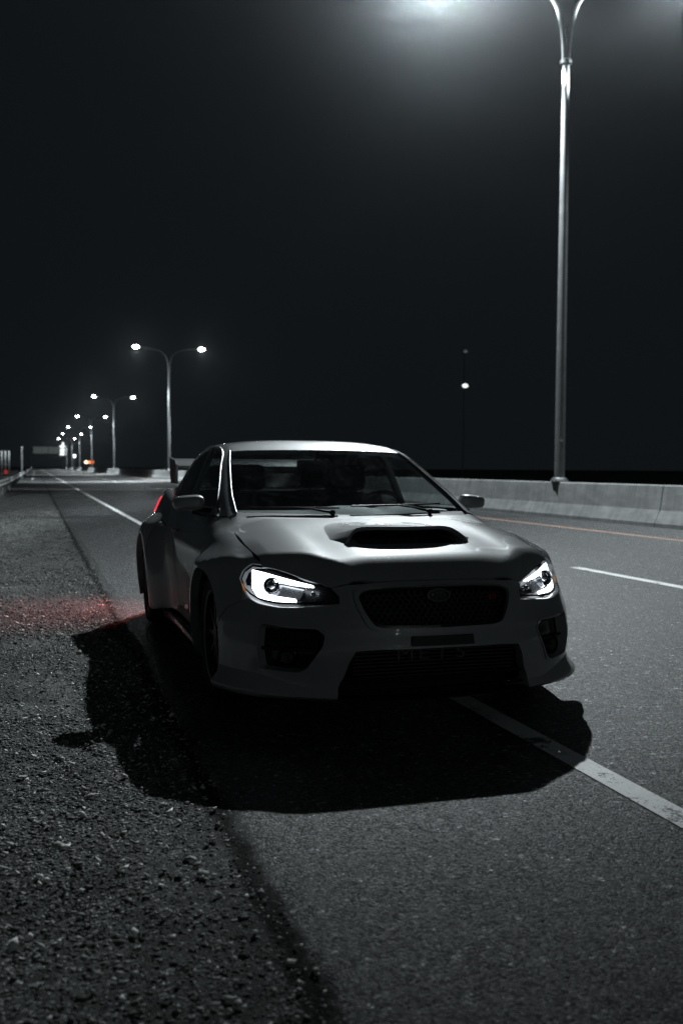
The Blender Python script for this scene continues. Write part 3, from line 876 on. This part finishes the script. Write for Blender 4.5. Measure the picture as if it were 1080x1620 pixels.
# --- headlights
for sg in (1, -1):
    rimL = sgl(HL_BOT + HL_OUT + HL_TOP, sg)
    lens_half = [(p[0], p[1], p[2] + .017) for p in HL_BOT] + HL_OUT + HL_TOP
    LL = sgl(lens_half, sg)
    hl = panel("headlight", [rimL], FR, M['lamp_black'], car, .018, 0, .062)
    panel("lens_cover", [LL], FR, M['lens'], hl, .018, 0, .007)
    ctr = np.mean(np.array([list(p) for p in LL]), axis=0)
    panel("bezel", [LL, [tuple(ctr + (np.array(p) - ctr) * np.array([.95, .945, .88])) for p in LL]], FR, M['lamp_black'], hl, .010, 0, .010)
    # painted ledge under the lens
    u = np.array([list(p) for p in cr(sgl(HL_BOT + HL_OUT[:1], sg), 6)])
    P0 = FR.xyz(FR.uv(u)); N0 = grad(P0)
    rows = [P0 - N0 * .001, P0 - N0 * .010 + [0, 0, .007], P0 - N0 * .030 + [0, 0, .019], P0 - N0 * .062 + [0, 0, .026]]
    V = np.concatenate([T(r_) for r_ in rows]); n_ = len(u)
    F = [(j * n_ + i, j * n_ + i + 1, (j + 1) * n_ + i + 1, (j + 1) * n_ + i) for j in range(3) for i in range(n_ - 1)]
    mesh("ledge", V, F, M['paint'], hl, True)
    drl = rp([(-.490, .810, .795), (-.416, .732, .781), (-.335, .644, .759), (-.264, .550, .737), (-.260, .552, .730), (-.326, .640, .738), (-.393, .710, .752), (-.424, .750, .756),
              (-.420, .760, .732), (-.395, .758, .703), (-.372, .743, .688), (-.319, .693, .682), (-.272, .630, .676), (-.270, .630, .664), (-.349, .735, .663), (-.406, .792, .674), (-.446, .814, .710)], .008, 2)
    panel("daytime_light", [sgl(drl, sg)], FR, M['drl'], hl, .010, .012, .014)
    refl = [(-.425, .752, .752), (-.34, .650, .737), (-.286, .595, .727), (-.280, .610, .688), (-.30, .665, .684), (-.38, .750, .694)]
    panel("reflector_bowl", [sgl(refl, sg)], FR, M['reflector'], hl, .015, .012, .040)
    Mx = Matrix.Translation(t1(-.408, sg * .712, .722)) @ Matrix.Rotation(R(sg * 16), 4, 'Z') @ Matrix.Rotation(R(90), 4, 'Y')
    bm = bmesh.new(); add_lathe(bm, [(.036, -.01), (.040, .028), (.037, .034), (.033, .028), (.031, .0)], 32, Mx); bm_obj("projector_ring", bm, M['chrome'], hl, True, 60)
    bm = bmesh.new(); add_lathe(bm, [(.0001, .030), (.012, .028), (.022, .021), (.032, .008), (.033, -.01)], 28, Mx); bm_obj("projector_lens", bm, M['mirror_glass'], hl, True, 60)
    bm = bmesh.new()
    for yy_, zz, r_ in ((.548, .690, .014), (.520, .684, .011), (.572, .715, .008)):
        bmesh.ops.create_icosphere(bm, subdivisions=2, radius=r_, matrix=Matrix.Translation(t1(float(PF(np.array(yy_))) - .135 - .06 * (zz - .66) / .05 * 0, sg * yy_, zz)))
    bm_obj("turn_signal_bulb", bm, M['chrome'], hl, True)
    am = [(-.462, .832, .690), (-.480, .838, .706), (-.496, .844, .724), (-.502, .846, .723), (-.488, .842, .703), (-.468, .834, .687)]
    panel("amber_reflector", [sgl(am, sg)], FR, M['amber'], hl, .01, .006, .004)

# --- fenders, doors, quarters, sills
for sg in (1, -1):
    fen = [(-.457, .846, .652), (-.540, .908, .603)] + arc(XA, 20, 198, .95, .352, 22) + [(-1.30, .89, .262), (-1.50, .89, .262), (-1.515, .90, .50), (-1.515, .90, .75), (-1.49, .86, .90), (-1.44, .79, .985), (-1.33, .745, .995)] + [(p[0], p[1] + .006, p[2]) for p in GAP[::-1]] + [(-.452, .757, .820)] + HL_OUT[::-1]
    panel("front_fender", [sgl(fen, sg)], SIDE, M['paint'], car, .022, .045)
    door1 = [(-1.520, .9, .262), (-2.555, .9, .262), (-2.555, .9, .6), (-2.555, .86, .9), (-2.56, .80, 1.005), (-2.0, .80, .992), (-1.46, .79, .988), (-1.496, .86, .90), (-1.520, .9, .75)]
    d1 = panel("front_door", [sgl(door1, sg)], SIDE, M['paint'], car, .03, .02)
    door2 = [(-2.562, .9, .262), (-3.20, .9, .262), (-3.215, .95, .45)] + arc(XB, 172, 130, .98, .362, 6)[0:] + [(-3.30, .95, .78)]
    door2 = [(-2.562, .9, .262), (-3.16, .9, .262), (-3.17, .95, .45), (-3.20, .98, .62), (-3.24, .95, .78), (-3.26, .87, .92), (-3.27, .79, 1.035), (-2.566, .80, 1.005), (-2.562, .86, .9)]
    d2 = panel("rear_door", [sgl(door2, sg)], SIDE, M['paint'], car, .03, .02)
    for dd, hx_ in ((d1, -2.42), (d2, -3.10)):
        bm = bmesh.new(); add_tube(bm, [t1(hx_ - .09, sg * .892, .865), t1(hx_ - .06, sg * .912, .868), t1(hx_ + .06, sg * .912, .868), t1(hx_ + .09, sg * .892, .865)], .012, 8)
        bm_obj("handle", bm, M['paint'], dd, True)
    q = [(-3.168, .9, .262), (-3.24, .95, .262)] + arc(XB, 203, -23, .98, .362, 30)[::-1][::-1] + [(-4.0, .9, .262), (-4.25, .85, .30), (-4.30, .82, .60), (-4.22, .84, .88), (-4.18, .82, 1.02), (-4.02, .68, 1.105), (-3.6, .745, 1.065), (-3.277, .79, 1.037), (-3.267, .87, .92), (-3.247, .95, .78), (-3.207, .98, .62), (-3.177, .95, .45)]
    # keep the wheel arch as an open notch in the lower edge
    a_ = arc(XB, 203, -23, .98, .362, 30)
    q = [(-3.168, .9, .262), (-3.20, .92, .262)] + [p for p in arc(XB, -23, 203, .98, .362, 30)] + [(-4.0, .9, .262), (-4.25, .85, .30), (-4.30, .82, .60), (-4.22, .84, .88), (-4.18, .82, 1.02), (-4.02, .68, 1.105), (-3.6, .745, 1.065), (-3.277, .79, 1.037), (-3.267, .87, .92), (-3.247, .95, .78), (-3.207, .98, .62), (-3.177, .95, .45)]
    panel("rear_quarter", [sgl(q, sg)], SIDE, M['paint'], car, .025, .05)
    bm = bmesh.new(); add_box(bm, t1(-3.22, sg * .80 - .09, .175), t1(-1.30, sg * .80 + .11 if sg > 0 else sg * .80 + .09, .262), bevel=.02)
    bm_obj("side_skirt", bm, M['gloss_black'], car, True)

# --- roof, pillars, glass
WS = [(-1.345, .700, 1.020), (-1.60, .672, 1.125), (-1.90, .630, 1.262), (-2.185, .582, 1.388)]
WST = [(-2.172, .40, 1.40), (-2.165, .2, 1.405), (-2.163, 0, 1.407)]
RW = [(-3.40, 0, 1.43), (-3.41, .30, 1.43), (-3.46, .50, 1.40), (-3.94, .60, 1.15)]
out_half = [RW[0], RW[1], RW[2], RW[3], (-4.0, .64, 1.118), (-3.6, .735, 1.072), (-3.27, .782, 1.044), (-2.56, .795, 1.012), (-2.0, .795, .999), (-1.45, .782, .995), (-1.335, .742, 1.0)] + WS + WST
sw1 = rp([(-1.575, .752, 1.030), (-1.72, .712, 1.105), (-2.02, .655, 1.255), (-2.27, .610, 1.368), (-2.60, .592, 1.392), (-2.575, .775, 1.030)], .02, 3)
sw2 = rp([(-2.655, .775, 1.032), (-2.67, .590, 1.393), (-3.02, .585, 1.388), (-3.30, .61, 1.31), (-3.50, .68, 1.17), (-3.52, .735, 1.085), (-3.30, .765, 1.052)], .03, 3)
cab = panel("cabin_frame", [sym(out_half), sw1, sw2, flip(sw1), flip(sw2)], SIDE, M['paint'], car, .024, .03)
panel("windshield", [sym([(-1.285, 0, 1.02), (-1.295, .25, 1.02), (-1.315, .5, 1.02)] + WS + WST)], SIDE, M['windshield'], car, .03, 0, .006)
panel("rear_window", [sym([(-3.98, 0, 1.12), (-3.97, .35, 1.12), (-3.945, .60, 1.148), RW[2], RW[1], RW[0]])], SIDE, M['glass_dark'], car, .03, 0, .006)
for sg in (1, -1):
    panel("side_window", [sgl(sw1, sg)], SIDE, M['glass_side'], car, .03, 0, .006)
    panel("side_window", [sgl(sw2, sg)], SIDE, M['glass_dark'], car, .03, 0, .006)
    # trim strip beside the windshield, colour lightened to imitate a highlight
    u = np.array([list(p) for p in cr(sgl(WS, sg), 8)]); P0 = SIDE.xyz(SIDE.uv(u)); N0 = grad(P0)
    bm = bmesh.new(); add_tube(bm, [tuple(v) for v in T(P0 + N0 * .002)], .006, 8); bm_obj("windshield_trim", bm, M['pillar_trim'], car, True)
    u = np.array([list(p) for p in cr(sgl([(-1.50, .765, 1.01), (-1.70, .722, 1.115), (-2.0, .665, 1.27), (-2.25, .618, 1.385), (-2.6, .598, 1.415), (-3.05, .590, 1.41)], sg), 8)]); P0 = SIDE.xyz(SIDE.uv(u)); N0 = grad(P0)
    bm = bmesh.new(); add_tube(bm, [tuple(v) for v in T(P0 + N0 * .002)], .007, 8); bm_obj("roof_gutter", bm, M['pillar_trim'], car, True)
panel("cowl", [sym([(-1.207, 0, 1), (-1.222, .25, 1), (-1.268, .5, 1), (-1.318, .705, 1), (-1.36, .69, 1), (-1.33, .5, 1), (-1.29, .25, 1), (-1.275, 0, 1)])], TOP, M['black'], car, .02, .02, .004)

# --- trunk lid, rear bumper, tail lamps, wing
panel("trunk_lid", [sym([(-4.03, 0, 1.1), (-4.03, .62, 1.1), (-4.19, .80, 1.05), (-4.42, .74, 1.05), (-4.50, .4, 1.08), (-4.52, 0, 1.08)])], TOP, M['paint'], car, .03, .02)
panel("rear_bumper", [sym([(-4.55, 0, .262), (-4.4, .7, .262), (-4.26, .85, .30), (-4.31, .82, .60), (-4.24, .83, .88), (-4.3, .77, .90), (-4.5, .5, .93), (-4.5, .5, 1.03), (-4.52, 0, 1.04)])], BACK, M['paint'], car, .03, .03)
tl = [(-4.23, .835, .885), (-4.30, .77, .902), (-4.5, .505, .935), (-4.5, .505, 1.03), (-4.35, .72, 1.035), (-4.19, .815, 1.015), (-4.19, .825, .93)]
for sg in (1, -1):
    tlo = panel("tail_light", [sgl(tl, sg)], BACK, M['tail'], car, .02, .02, -.012)
    ld = bpy.data.lights.new("tail_lamp_light", 'SPOT'); ld.energy = 52; ld.color = (1.0, .17, .15); ld.shadow_soft_size = .05
    ld.spot_size = R(105); ld.spot_blend = .8
    lo = bpy.data.objects.new("tail_lamp_light", ld); link(lo, tlo); lo.location = t1(-4.47, sg * .80, .93)
    lo.rotation_euler = Vector((.02, sg * .50, -.80)).to_track_quat('-Z', 'Y').to_euler()
bm = bmesh.new()
add_box(bm, (-.14, -.635, -.010), (.14, .635, .010), Matrix.Translation(t1(-4.40, 0, 1.312)) @ Matrix.Rotation(R(13), 4, 'Y'), .006); wing = bm_obj("rear_wing", bm, M['paint'], car, True)
bm = bmesh.new(); add_box(bm, (-.06, -.62, -.006), (.06, .62, .006), Matrix.Translation(t1(-4.46, 0, 1.268)) @ Matrix.Rotation(R(13), 4, 'Y'), .004); bm_obj("lower_blade", bm, M['paint'], wing, True)
for sg in (1, -1):
    V = [(-4.22, 1.14), (-4.20, 1.30), (-4.26, 1.335), (-4.60, 1.362), (-4.60, 1.22), (-4.52, 1.14)]
    bm = bmesh.new()
    a = [bm.verts.new(t1(x, sg * .635, z)) for x, z in V]; b = [bm.verts.new(t1(x, sg * .655, z)) for x, z in V]
    bm.faces.new(a); bm.faces.new(b[::-1])
    for k in range(6): bm.faces.new((a[k], a[(k + 1) % 6], b[(k + 1) % 6], b[k]))
    bm_obj("endplate", bm, M['paint'], wing)
    bm = bmesh.new(); add_box(bm, t1(-4.48, sg * .46 - .012, 1.07), t1(-4.32, sg * .46 + .012, 1.297), bevel=.006); bm_obj("strut", bm, M['gloss_black'], wing, True)

# --- hood scoop
def scoop_pt(u, v):
    a = abs(v)
    w_ = float(ss(.0, .22, np.array(u)))
    hw = (.330 + .085 * w_) * (1 - .12 * u)
    xf = -.515 - .055 * a ** 2 + .080 * float(ss(.74, 1.0, np.array(a)))
    x = xf + (-1.06 - xf) * u
    y = hw * v
    zb = float(TOP.xyz(np.array([[x, y]]))[0, 2])
    H = .062 * (1 - u) ** 1.15 + .004 * (1 - u)
    return x, y, zb - .004 + (H + .004) * ((1 - w_) * max(0, 1 - a ** 6) ** .9 + w_ * max(0, 1 - a ** 2.2) ** 1.5)
US, VS = np.linspace(0, 1, 24) ** 1.2, np.sin(np.linspace(-math.pi / 2, math.pi / 2, 45))
V, F = [], []
for v in VS:                                            # rolled front lip: inner edge, nose, then back over the top
    x, y, z = scoop_pt(0, v)
    V += [t1(x - .06, y * .965, z - .022), t1(x - .012, y * .97, z - .020), t1(x + .006, y * .985, z - .012), t1(x + .006, y, z - .003)]
    V += [t1(*scoop_pt(u, v)) for u in US]
n = 4 + len(US)
for j in range(len(VS) - 1):
    for i in range(n - 1): F.append((j * n + i, (j + 1) * n + i, (j + 1) * n + i + 1, j * n + i + 1))
scoop = mesh("hood_scoop", V, F, M['paint'], car, True, 60)
bm = bmesh.new(); add_tube(bm, [tuple(Vector(t1(*scoop_pt(0, v))) + Vector((.005, 0, -.002))) for v in VS[2:-2]], .0065, 8); bm_obj("lip", bm, M['paint'], scoop, True)
# dark duct inside
bm = bmesh.new()
V = [(-.450, .272, .882), (-.80, .272, .80), (-.80, -.272, .80), (-.450, -.272, .882), (-.52, .272, .985), (-.80, .272, .96), (-.80, -.272, .96), (-.52, -.272, .985)]
vs = [bm.verts.new(t1(*p)) for p in V]
for f_ in ((0, 1, 2, 3), (1, 5, 6, 2)): bm.faces.new([vs[i] for i in f_])
for f_ in ((0, 1, 5), (3, 2, 6)): bm.faces.new([vs[i] for i in f_])
bm_obj("duct", bm, M['under'], scoop)

# --- wipers
def on_ws(x, y, h):
    p = SIDE.xyz(SIDE.uv(np.array([[x, y, 1.02]])))[0]
    return tuple(T([p[0], p[1], p[2] + h])[0])
for pts, piv in (([(-1.365, -.60), (-1.34, -.35), (-1.325, -.10)], (-1.275, -.16)), ([(-1.345, -.02), (-1.36, .25), (-1.40, .52)], (-1.30, .46))):
    bm = bmesh.new(); P_ = [on_ws(x, y, .016) for x, y in pts]; add_tube(bm, P_, .0055, 8); wp = bm_obj("wiper", bm, M['gloss_black'], car, True)
    bm = bmesh.new(); a = on_ws(piv[0], piv[1], .012); add_tube(bm, [a, tuple((Vector(a) + Vector(P_[1])) / 2 + Vector((0, 0, .006))), P_[1]], [.008, .006, .005], 8)
    bm_obj("arm", bm, M['gloss_black'], wp, True)
    bm = bmesh.new(); bmesh.ops.create_uvsphere(bm, u_segments=12, v_segments=8, radius=.017, matrix=Matrix.Translation(a)); bm_obj("pivot_cap", bm, M['gloss_black'], wp, True)

# --- door mirrors
for sg in (1, -1):
    bm = bmesh.new()
    bmesh.ops.create_uvsphere(bm, u_segments=40, v_segments=24, radius=1)
    for v in bm.verts:
        x, y, z = v.co
        f_ = lambda t, e: math.copysign(abs(t) ** e, t)
        x, y, z = f_(x, .75), f_(y, .6), f_(z, .6)
        x = x * .085 if x > 0 else x * .045
        k = 1 - .18 * (sg * y)                           # lower towards the outer end
        v.co = t1(-1.735 + x - .035 * sg * y * .6, sg * .912 + y * .090, 1.062 + z * .046 * (k if z > 0 else 1.0) + .004)
    mi = bm_obj("door_mirror", bm, M['paint'], car, True, 80)
    bm = bmesh.new(); add_tube(bm, [t1(-1.70, sg * .775, 1.008), t1(-1.72, sg * .83, 1.012), t1(-1.735, sg * .88, 1.03)], [.035, .026, .03], 10); bm_obj("stalk", bm, M['gloss_black'], mi, True)
    bm = bmesh.new(); bmesh.ops.create_cone(bm, cap_ends=True, segments=28, radius1=1, radius2=1, depth=.006, matrix=Matrix.Translation(t1(-1.784, sg * .912, 1.064)) @ Matrix.Rotation(R(90), 4, 'Y') @ Matrix.Diagonal((.034, .074, 1, 1)))
    bm_obj("mirror_glass", bm, M['mirror_glass'], mi)

# --- wheels
def make_wheel(xa, yc, sg, w):
    M0 = Matrix.Translation(t1(xa, yc, ZW)) @ Matrix.Rotation(R(-90 * sg), 4, 'X')
    bm = bmesh.new(); h = w / 2
    add_lathe(bm, [(.236, -h + .02), (.262, -h), (.305, -h + .004), (.322, -h + .025), (.327, -h + .06), (.327, h - .06), (.322, h - .025), (.305, h - .004), (.262, h), (.236, h - .02)], 56, M0, True)
    wh = bm_obj("wheel", bm, M['tyre'], car, True, 50)
    bm = bmesh.new(); add_lathe(bm, [(.232, -h + .03), (.244, -h + .015), (.240, h - .012), (.226, h - .016), (.216, h - .05), (.212, -h + .03)], 48, M0, True)
    for k in range(10):
        Mk = M0 @ Matrix.Rotation(2 * math.pi * k / 10, 4, 'Z')
        add_box(bm, (.04, -.014, h - .075), (.225, .014, h - .035), Mk, .005)
    add_lathe(bm, [(.0001, h - .03), (.055, h - .03), (.065, h - .07), (.065, h - .10)], 24, M0)
    bm_obj("rim", bm, M['rim'], wh, True, 40)
    bm = bmesh.new(); add_lathe(bm, [(.07, h - .125), (.165, h - .125), (.165, h - .105), (.07, h - .105)], 32, M0, True); bm_obj("brake_disc", bm, M['steel_dark'], wh, True)
for sg in (1, -1):
    make_wheel(XA, sg * .80, sg, .245); make_wheel(XB, sg * .835, sg, .255)
    for xa, y1_ in ((XA, .90), (XB, .93)):
        V, F = [], []
        for k in range(25):
            a = R(-25 + 230 * k / 24)
            for yy_ in (y1_, .50): V.append(t1(xa + .372 * math.cos(a), sg * yy_, ZW + .372 * math.sin(a)))
        F = [(2 * k, 2 * k + 1, 2 * k + 3, 2 * k + 2) for k in range(24)] + [tuple(2 * k + 1 for k in range(25))]
        mesh("wheel_liner", V, F, M['under'], car, True, 60)

# --- underbody and engine bay
bm = bmesh.new()
add_box(bm, t1(-4.35, -.60, .19), t1(-.28, .60, .25)); add_box(bm, t1(-1.30, -.50, .25), t1(-.30, .50, .70)); add_box(bm, t1(-3.16, -.80, .20), t1(-1.32, .80, .26))
add_box(bm, t1(-1.33, -.72, .25), t1(-1.28, .72, .955)); add_box(bm, t1(-4.3, -.62, .25), t1(-3.98, .62, 1.0))
add_box(bm, t1(-.42, -.70, .28), t1(-.34, .70, .60))
bm_obj("underbody", bm, M['under'], car)

# --- interior
bm = bmesh.new()
nu, nv = 14, 41
gr_ = []
for i in range(nu):
    u = i / (nu - 1); row = []
    for j in range(nv):
        v = -1 + 2 * j / (nv - 1); y = .69 * v
        x = -1.34 - .07 * v * v - .50 * u
        z = 1.002 + .020 * math.sin(u * math.pi * .8) + .042 * math.exp(-((y - .33) / .13) ** 4) * math.sin(min(1, u * 1.5) * math.pi) + .036 * math.exp(-((y - .0) / .17) ** 4) * math.sin(min(1, u * 1.5) * math.pi) - .05 * max(0, u - .85) / .15
        row.append(bm.verts.new(t1(x, y, z)))
    gr_.append(row)
for i in range(nu - 1):
    for j in range(nv - 1): bm.faces.new((gr_[i][j], gr_[i][j + 1], gr_[i + 1][j + 1], gr_[i + 1][j]))
low = [bm.verts.new(v.co + Vector((-.06, 0, -.42))) for v in gr_[-1]]
for j in range(nv - 1): bm.faces.new((gr_[-1][j], gr_[-1][j + 1], low[j + 1], low[j]))
bm_obj("dashboard", bm, M['dash'], car, True, 50)
bm = bmesh.new()
Mw = Matrix.Translation(t1(-1.96, .36, .955)) @ Matrix.Rotation(R(-66), 4, 'Y')
add_lathe(bm, [(.185 + .014 * math.cos(t), .014 * math.sin(t)) for t in [2 * math.pi * k / 10 for k in range(10)]], 40, Mw, True)
add_box(bm, (-.02, -.18, -.012), (.02, .18, .012), Mw); add_box(bm, (-.18, -.02, -.012), (.0, .02, .012), Mw)
add_lathe(bm, [(.0001, .03), (.05, .025), (.06, -.02), (.0001, -.03)], 20, Mw)
bm_obj("steering_wheel", bm, M['black'], car, True)
bm = bmesh.new(); add_box(bm, t1(-2.235, -.125, 1.270), t1(-2.205, .125, 1.330), bevel=.012); add_tube(bm, [t1(-2.205, 0, 1.33), t1(-2.17, 0, 1.39)], .012, 8)
bm_obj("rear_view_mirror", bm, M['black'], car, True)
def seat(y, xb, w, hrest):
    bm = bmesh.new()
    add_box(bm, t1(xb + .02, y - w, .40), t1(xb + .52, y + w, .56), bevel=.05)
    Mb = Matrix.Translation(t1(xb, y, .52)) @ Matrix.Rotation(R(-14), 4, 'Y')
    add_box(bm, (-.08, -w, 0), (.08, w, .60), Mb, .06)
    st_ = bm_obj("seat", bm, M['seat'], car, True, 60)
    for hy in hrest:
        bm = bmesh.new(); add_box(bm, (-.05, hy - .13, .62), (.05, hy + .13, .80), Mb, .04); add_tube(bm, [Mb @ Vector((0, hy - .05, .58)), Mb @ Vector((0, hy - .05, .66))], .008); bm_obj("headrest", bm, M['seat'], st_, True, 60)
seat(.37, -2.50, .25, (0,)); seat(-.37, -2.50, .25, (0,)); seat(0, -3.32, .62, (-.36, .36))
bm = bmesh.new(); add_box(bm, t1(-4.0, -.62, 1.02), t1(-3.40, .62, 1.05)); bm_obj("parcel_shelf", bm, M['seat'], car)
bm = bmesh.new()
for sg in (1, -1):
    add_box(bm, t1(-3.3, sg * .77 - .02, .27), t1(-1.5, sg * .77 + .02, .97))
bm_obj("door_lining", bm, M['seat'], car)

# ------------------------------------------------------------------ things far down the road
root = empty("guardrail", (-1.1, 37, -.05))
tag(root, "low pale steel guardrail curving off at the far left", "guardrail")
V, F = [], []
wprof = [(.0, .46), (.035, .50), (.0, .55), (.0, .60), (.035, .66), (.0, .72), (-.01, .72), (-.01, .46)]
gy_ = [0, 6, 12, 20, 30, 45, 65, 90, 120, 160, 210, 260, 320]
for y in gy_:
    sx = -.10 * math.exp(-y / 6) - .10 + .1 * min(1, y / 60)
    for a, b in wprof: V.append((sx + a, y, b + (.0 if y < 200 else .004 * (y - 200))))
n = len(wprof)
for i in range(len(gy_) - 1):
    for k in range(n): F.append((i * n + k, i * n + (k + 1) % n, (i + 1) * n + (k + 1) % n, (i + 1) * n + k))
mesh("rail", V, F, M['rail'], root)
bm = bmesh.new(); add_box(bm, (-.28, -.06, 0), (-.20, .06, .70), bevel=.01)
p0 = bm_obj("post", bm, M['steel_dark'], root)
for k in range(1, 26):
    c = p0.copy(); COL.objects.link(c); c.parent = root; c.location = (.0, 3.8 * k, 0)

M['board'] = simple("pale_board", (.22, .23, .23), .6, 0, .1, 5)
root = empty("barricade", (-1.36, 50, -.05))
tag(root, "roadside marker of three upright pale boards with a red lamp below", "barricade")
for k in range(3):
    bm = bmesh.new(); add_box(bm, (-.20 + .165 * k, -.02, 1.05), (-.125 + .165 * k, .02, 1.98), bevel=.008)
    bm_obj("board", bm, M['board'], root)
bm = bmesh.new()
for k in (-.17, .17): add_box(bm, (k - .025, .02, 0), (k + .025, .06, 1.9))
add_box(bm, (-.24, .06, 1.3), (.22, .09, 1.36)); bm_obj("frame", bm, M['steel_dark'], root)
bm = bmesh.new(); add_lathe(bm, [(.0001, -.02), (.09, -.02), (.10, .03), (.06, .06), (.0001, .065)], 16, Matrix.Translation((.02, -.05, .98)) @ Matrix.Rotation(R(90), 4, 'X'))
bm_obj("warning_lamp", bm, emit("red_warning_lamp", (1, .08, .06), .25), root, True)

root = empty("marker_pole", (-1.25, 100, -.05))
tag(root, "slim bare pole standing by the far left guardrail", "pole")
bm = bmesh.new(); add_lathe(bm, [(.09, 0), (.085, 1.5), (.08, 3.05), (.0001, 3.06)], 12); bm_obj("shaft", bm, M['steel_dark'], root, True)
bm = bmesh.new(); add_lathe(bm, [(.09, 3.0), (.11, 3.02), (.11, 3.1), (.0001, 3.14)], 12); bm_obj("cap", bm, M['rail'], root, True)

# overhead gantry with a row of sign panels
root = empty("sign_gantry", (3.5, 330, 0))
tag(root, "overhead sign gantry spanning the road at the far end", "gantry")
bm = bmesh.new()
for sx in (-5.2, 5.6):
    add_tube(bm, [(sx, 0, -.3), (sx, 0, 7.9)], .18, 10)
for z in (5.6, 7.1):
    add_tube(bm, [(-5.2, 0, z), (5.6, 0, z)], .10, 8)
for k in range(9):
    a = -5.2 + 1.2 * k; add_tube(bm, [(a, 0, 5.6 if k % 2 else 7.1), (a + 1.2, 0, 7.1 if k % 2 else 5.6)], .05, 6)
bm_obj("truss", bm, M['steel_dark'], root, True)
sm = emit("sign_face_added_glow", (.80, .92, .92), .055)  # faint glow added to the panels in place of light falling on them
for a, b in ((-4.1, -1.5), (-1.4, .3), (.55, 2.0), (2.1, 4.1)):
    bm = bmesh.new(); add_box(bm, (a, -.35, 5.3), (b, -.25, 7.45), bevel=.02); bm_obj("sign_panel", bm, sm, root)

root = empty("sign_board", (10.2, 400, 0))
tag(root, "bright white lit sign board at the far end of the road", "sign")
bm = bmesh.new(); add_box(bm, (-1.15, 0, 5.6), (1.15, .25, 9.4), bevel=.05); add_box(bm, (-.3, 0, 9.4), (.45, .25, 10.6), bevel=.05)
bm_obj("panel", bm, emit("lit_sign_face", (.86, .93, .93), 1.6), root)
bm = bmesh.new(); add_tube(bm, [(0, .3, 0), (0, .3, 9)], .16, 10); bm_obj("pole", bm, M['steel_dark'], root, True)

root = empty("short_lamp", (10.9, 300, .1))
tag(root, "short post with one white lamp, left of the amber warning truck", "lamp post")
bm = bmesh.new(); add_tube(bm, [(0, 0, 0), (0, 0, 3.9)], .09, 8); bm_obj("post", bm, M['steel'], root, True)
bm = bmesh.new(); bmesh.ops.create_uvsphere(bm, u_segments=14, v_segments=8, radius=.42, matrix=Matrix.Translation((0, -.1, 4.2)) @ Matrix.Diagonal((.8, .7, 1.1, 1)))
bm_obj("lamp_globe", bm, emit("white_globe_light", (.95, .98, 1), 5), root, True)

# maintenance truck beyond the barrier with amber beacons
root = empty("maintenance_truck", (13.3, 268, .1))
tag(root, "small maintenance truck with orange warning lights beyond the barrier", "truck")
bm = bmesh.new(); add_box(bm, (-1.05, -2.6, .55), (1.05, 1.2, 1.95), bevel=.06); bm_obj("body", bm, M['board'], root)
bm = bmesh.new(); add_box(bm, (-1.0, 1.25, .5), (1.0, 3.1, 2.1), bevel=.15); bm_obj("cab", bm, M['board'], root)
for sx in (-.9, .9):
    for sy in (-1.6, 2.2):
        bm = bmesh.new(); add_lathe(bm, [(.12, -.14), (.4, -.14), (.43, 0), (.4, .14), (.12, .14)], 18, Matrix.Translation((sx, sy, .43)) @ Matrix.Rotation(R(90), 4, 'Y'), True)
        bm_obj("wheel", bm, M['tyre'], root, True)
for sx, sz, c, st in ((-.75, .42, (1, .80, .62), 3.0), (.05, .36, (1, .22, .05), 2.2), (1.0, .26, (1, .2, .05), .9)):
    bm = bmesh.new(); add_lathe(bm, [(sz * .8, 0), (sz, .15), (sz * .9, .6), (.0001, .75)], 14, Matrix.Translation((sx, -2.2, 1.95)))
    bm_obj("beacon", bm, emit("beacon_light", c, st), root, True)

# tall mast far off to the right
root = empty("light_mast", (61.4, 138, -.45))
tag(root, "far-off mast with a small white light in the dark on the right", "light mast")
bm = bmesh.new(); add_lathe(bm, [(.07, 0), (.06, 10), (.045, 20), (.0001, 20.02)], 12); bm_obj("pole", bm, M['black'], root, True)
for z, st, rr in ((14.1, 1.6, .40), (19.2, .08, .28)):
    bm = bmesh.new(); add_box(bm, (-.25, -.45, z), (.25, 0, z + .3), bevel=.05); h = bm_obj("floodlight", bm, M['steel_dark'], root)
    bm = bmesh.new(); bmesh.ops.create_uvsphere(bm, u_segments=14, v_segments=8, radius=rr, matrix=Matrix.Translation((0, -.5, z)) @ Matrix.Diagonal((1.15, .5, .75, 1)))
    bm_obj("lens", bm, emit("floodlight_lens_light", (.92, 1, .96), st), h, True)

# ------------------------------------------------------------------ thin night haze
m = bpy.data.materials.new("night_haze"); m.use_nodes = True
nt = m.node_tree; nt.nodes.remove(nt.nodes["Principled BSDF"])
pv = nt.nodes.new("ShaderNodeVolumePrincipled")
pv.inputs["Color"].default_value = (.90, .95, 1.0, 1); pv.inputs["Density"].default_value = HAZE; pv.inputs["Anisotropy"].default_value = .945
nt.links.new(pv.outputs[0], nt.nodes["Material Output"].inputs["Volume"])
m.cycles.volume_sampling = 'EQUIANGULAR'; m.cycles.homogeneous_volume = True
bm = bmesh.new(); add_box(bm, (-80, -70, -1.5), (130, 950, 26))
hz = bm_obj("haze", bm, m); hz["kind"] = "stuff"; hz["label"] = "thin night haze glowing around the street lamps"
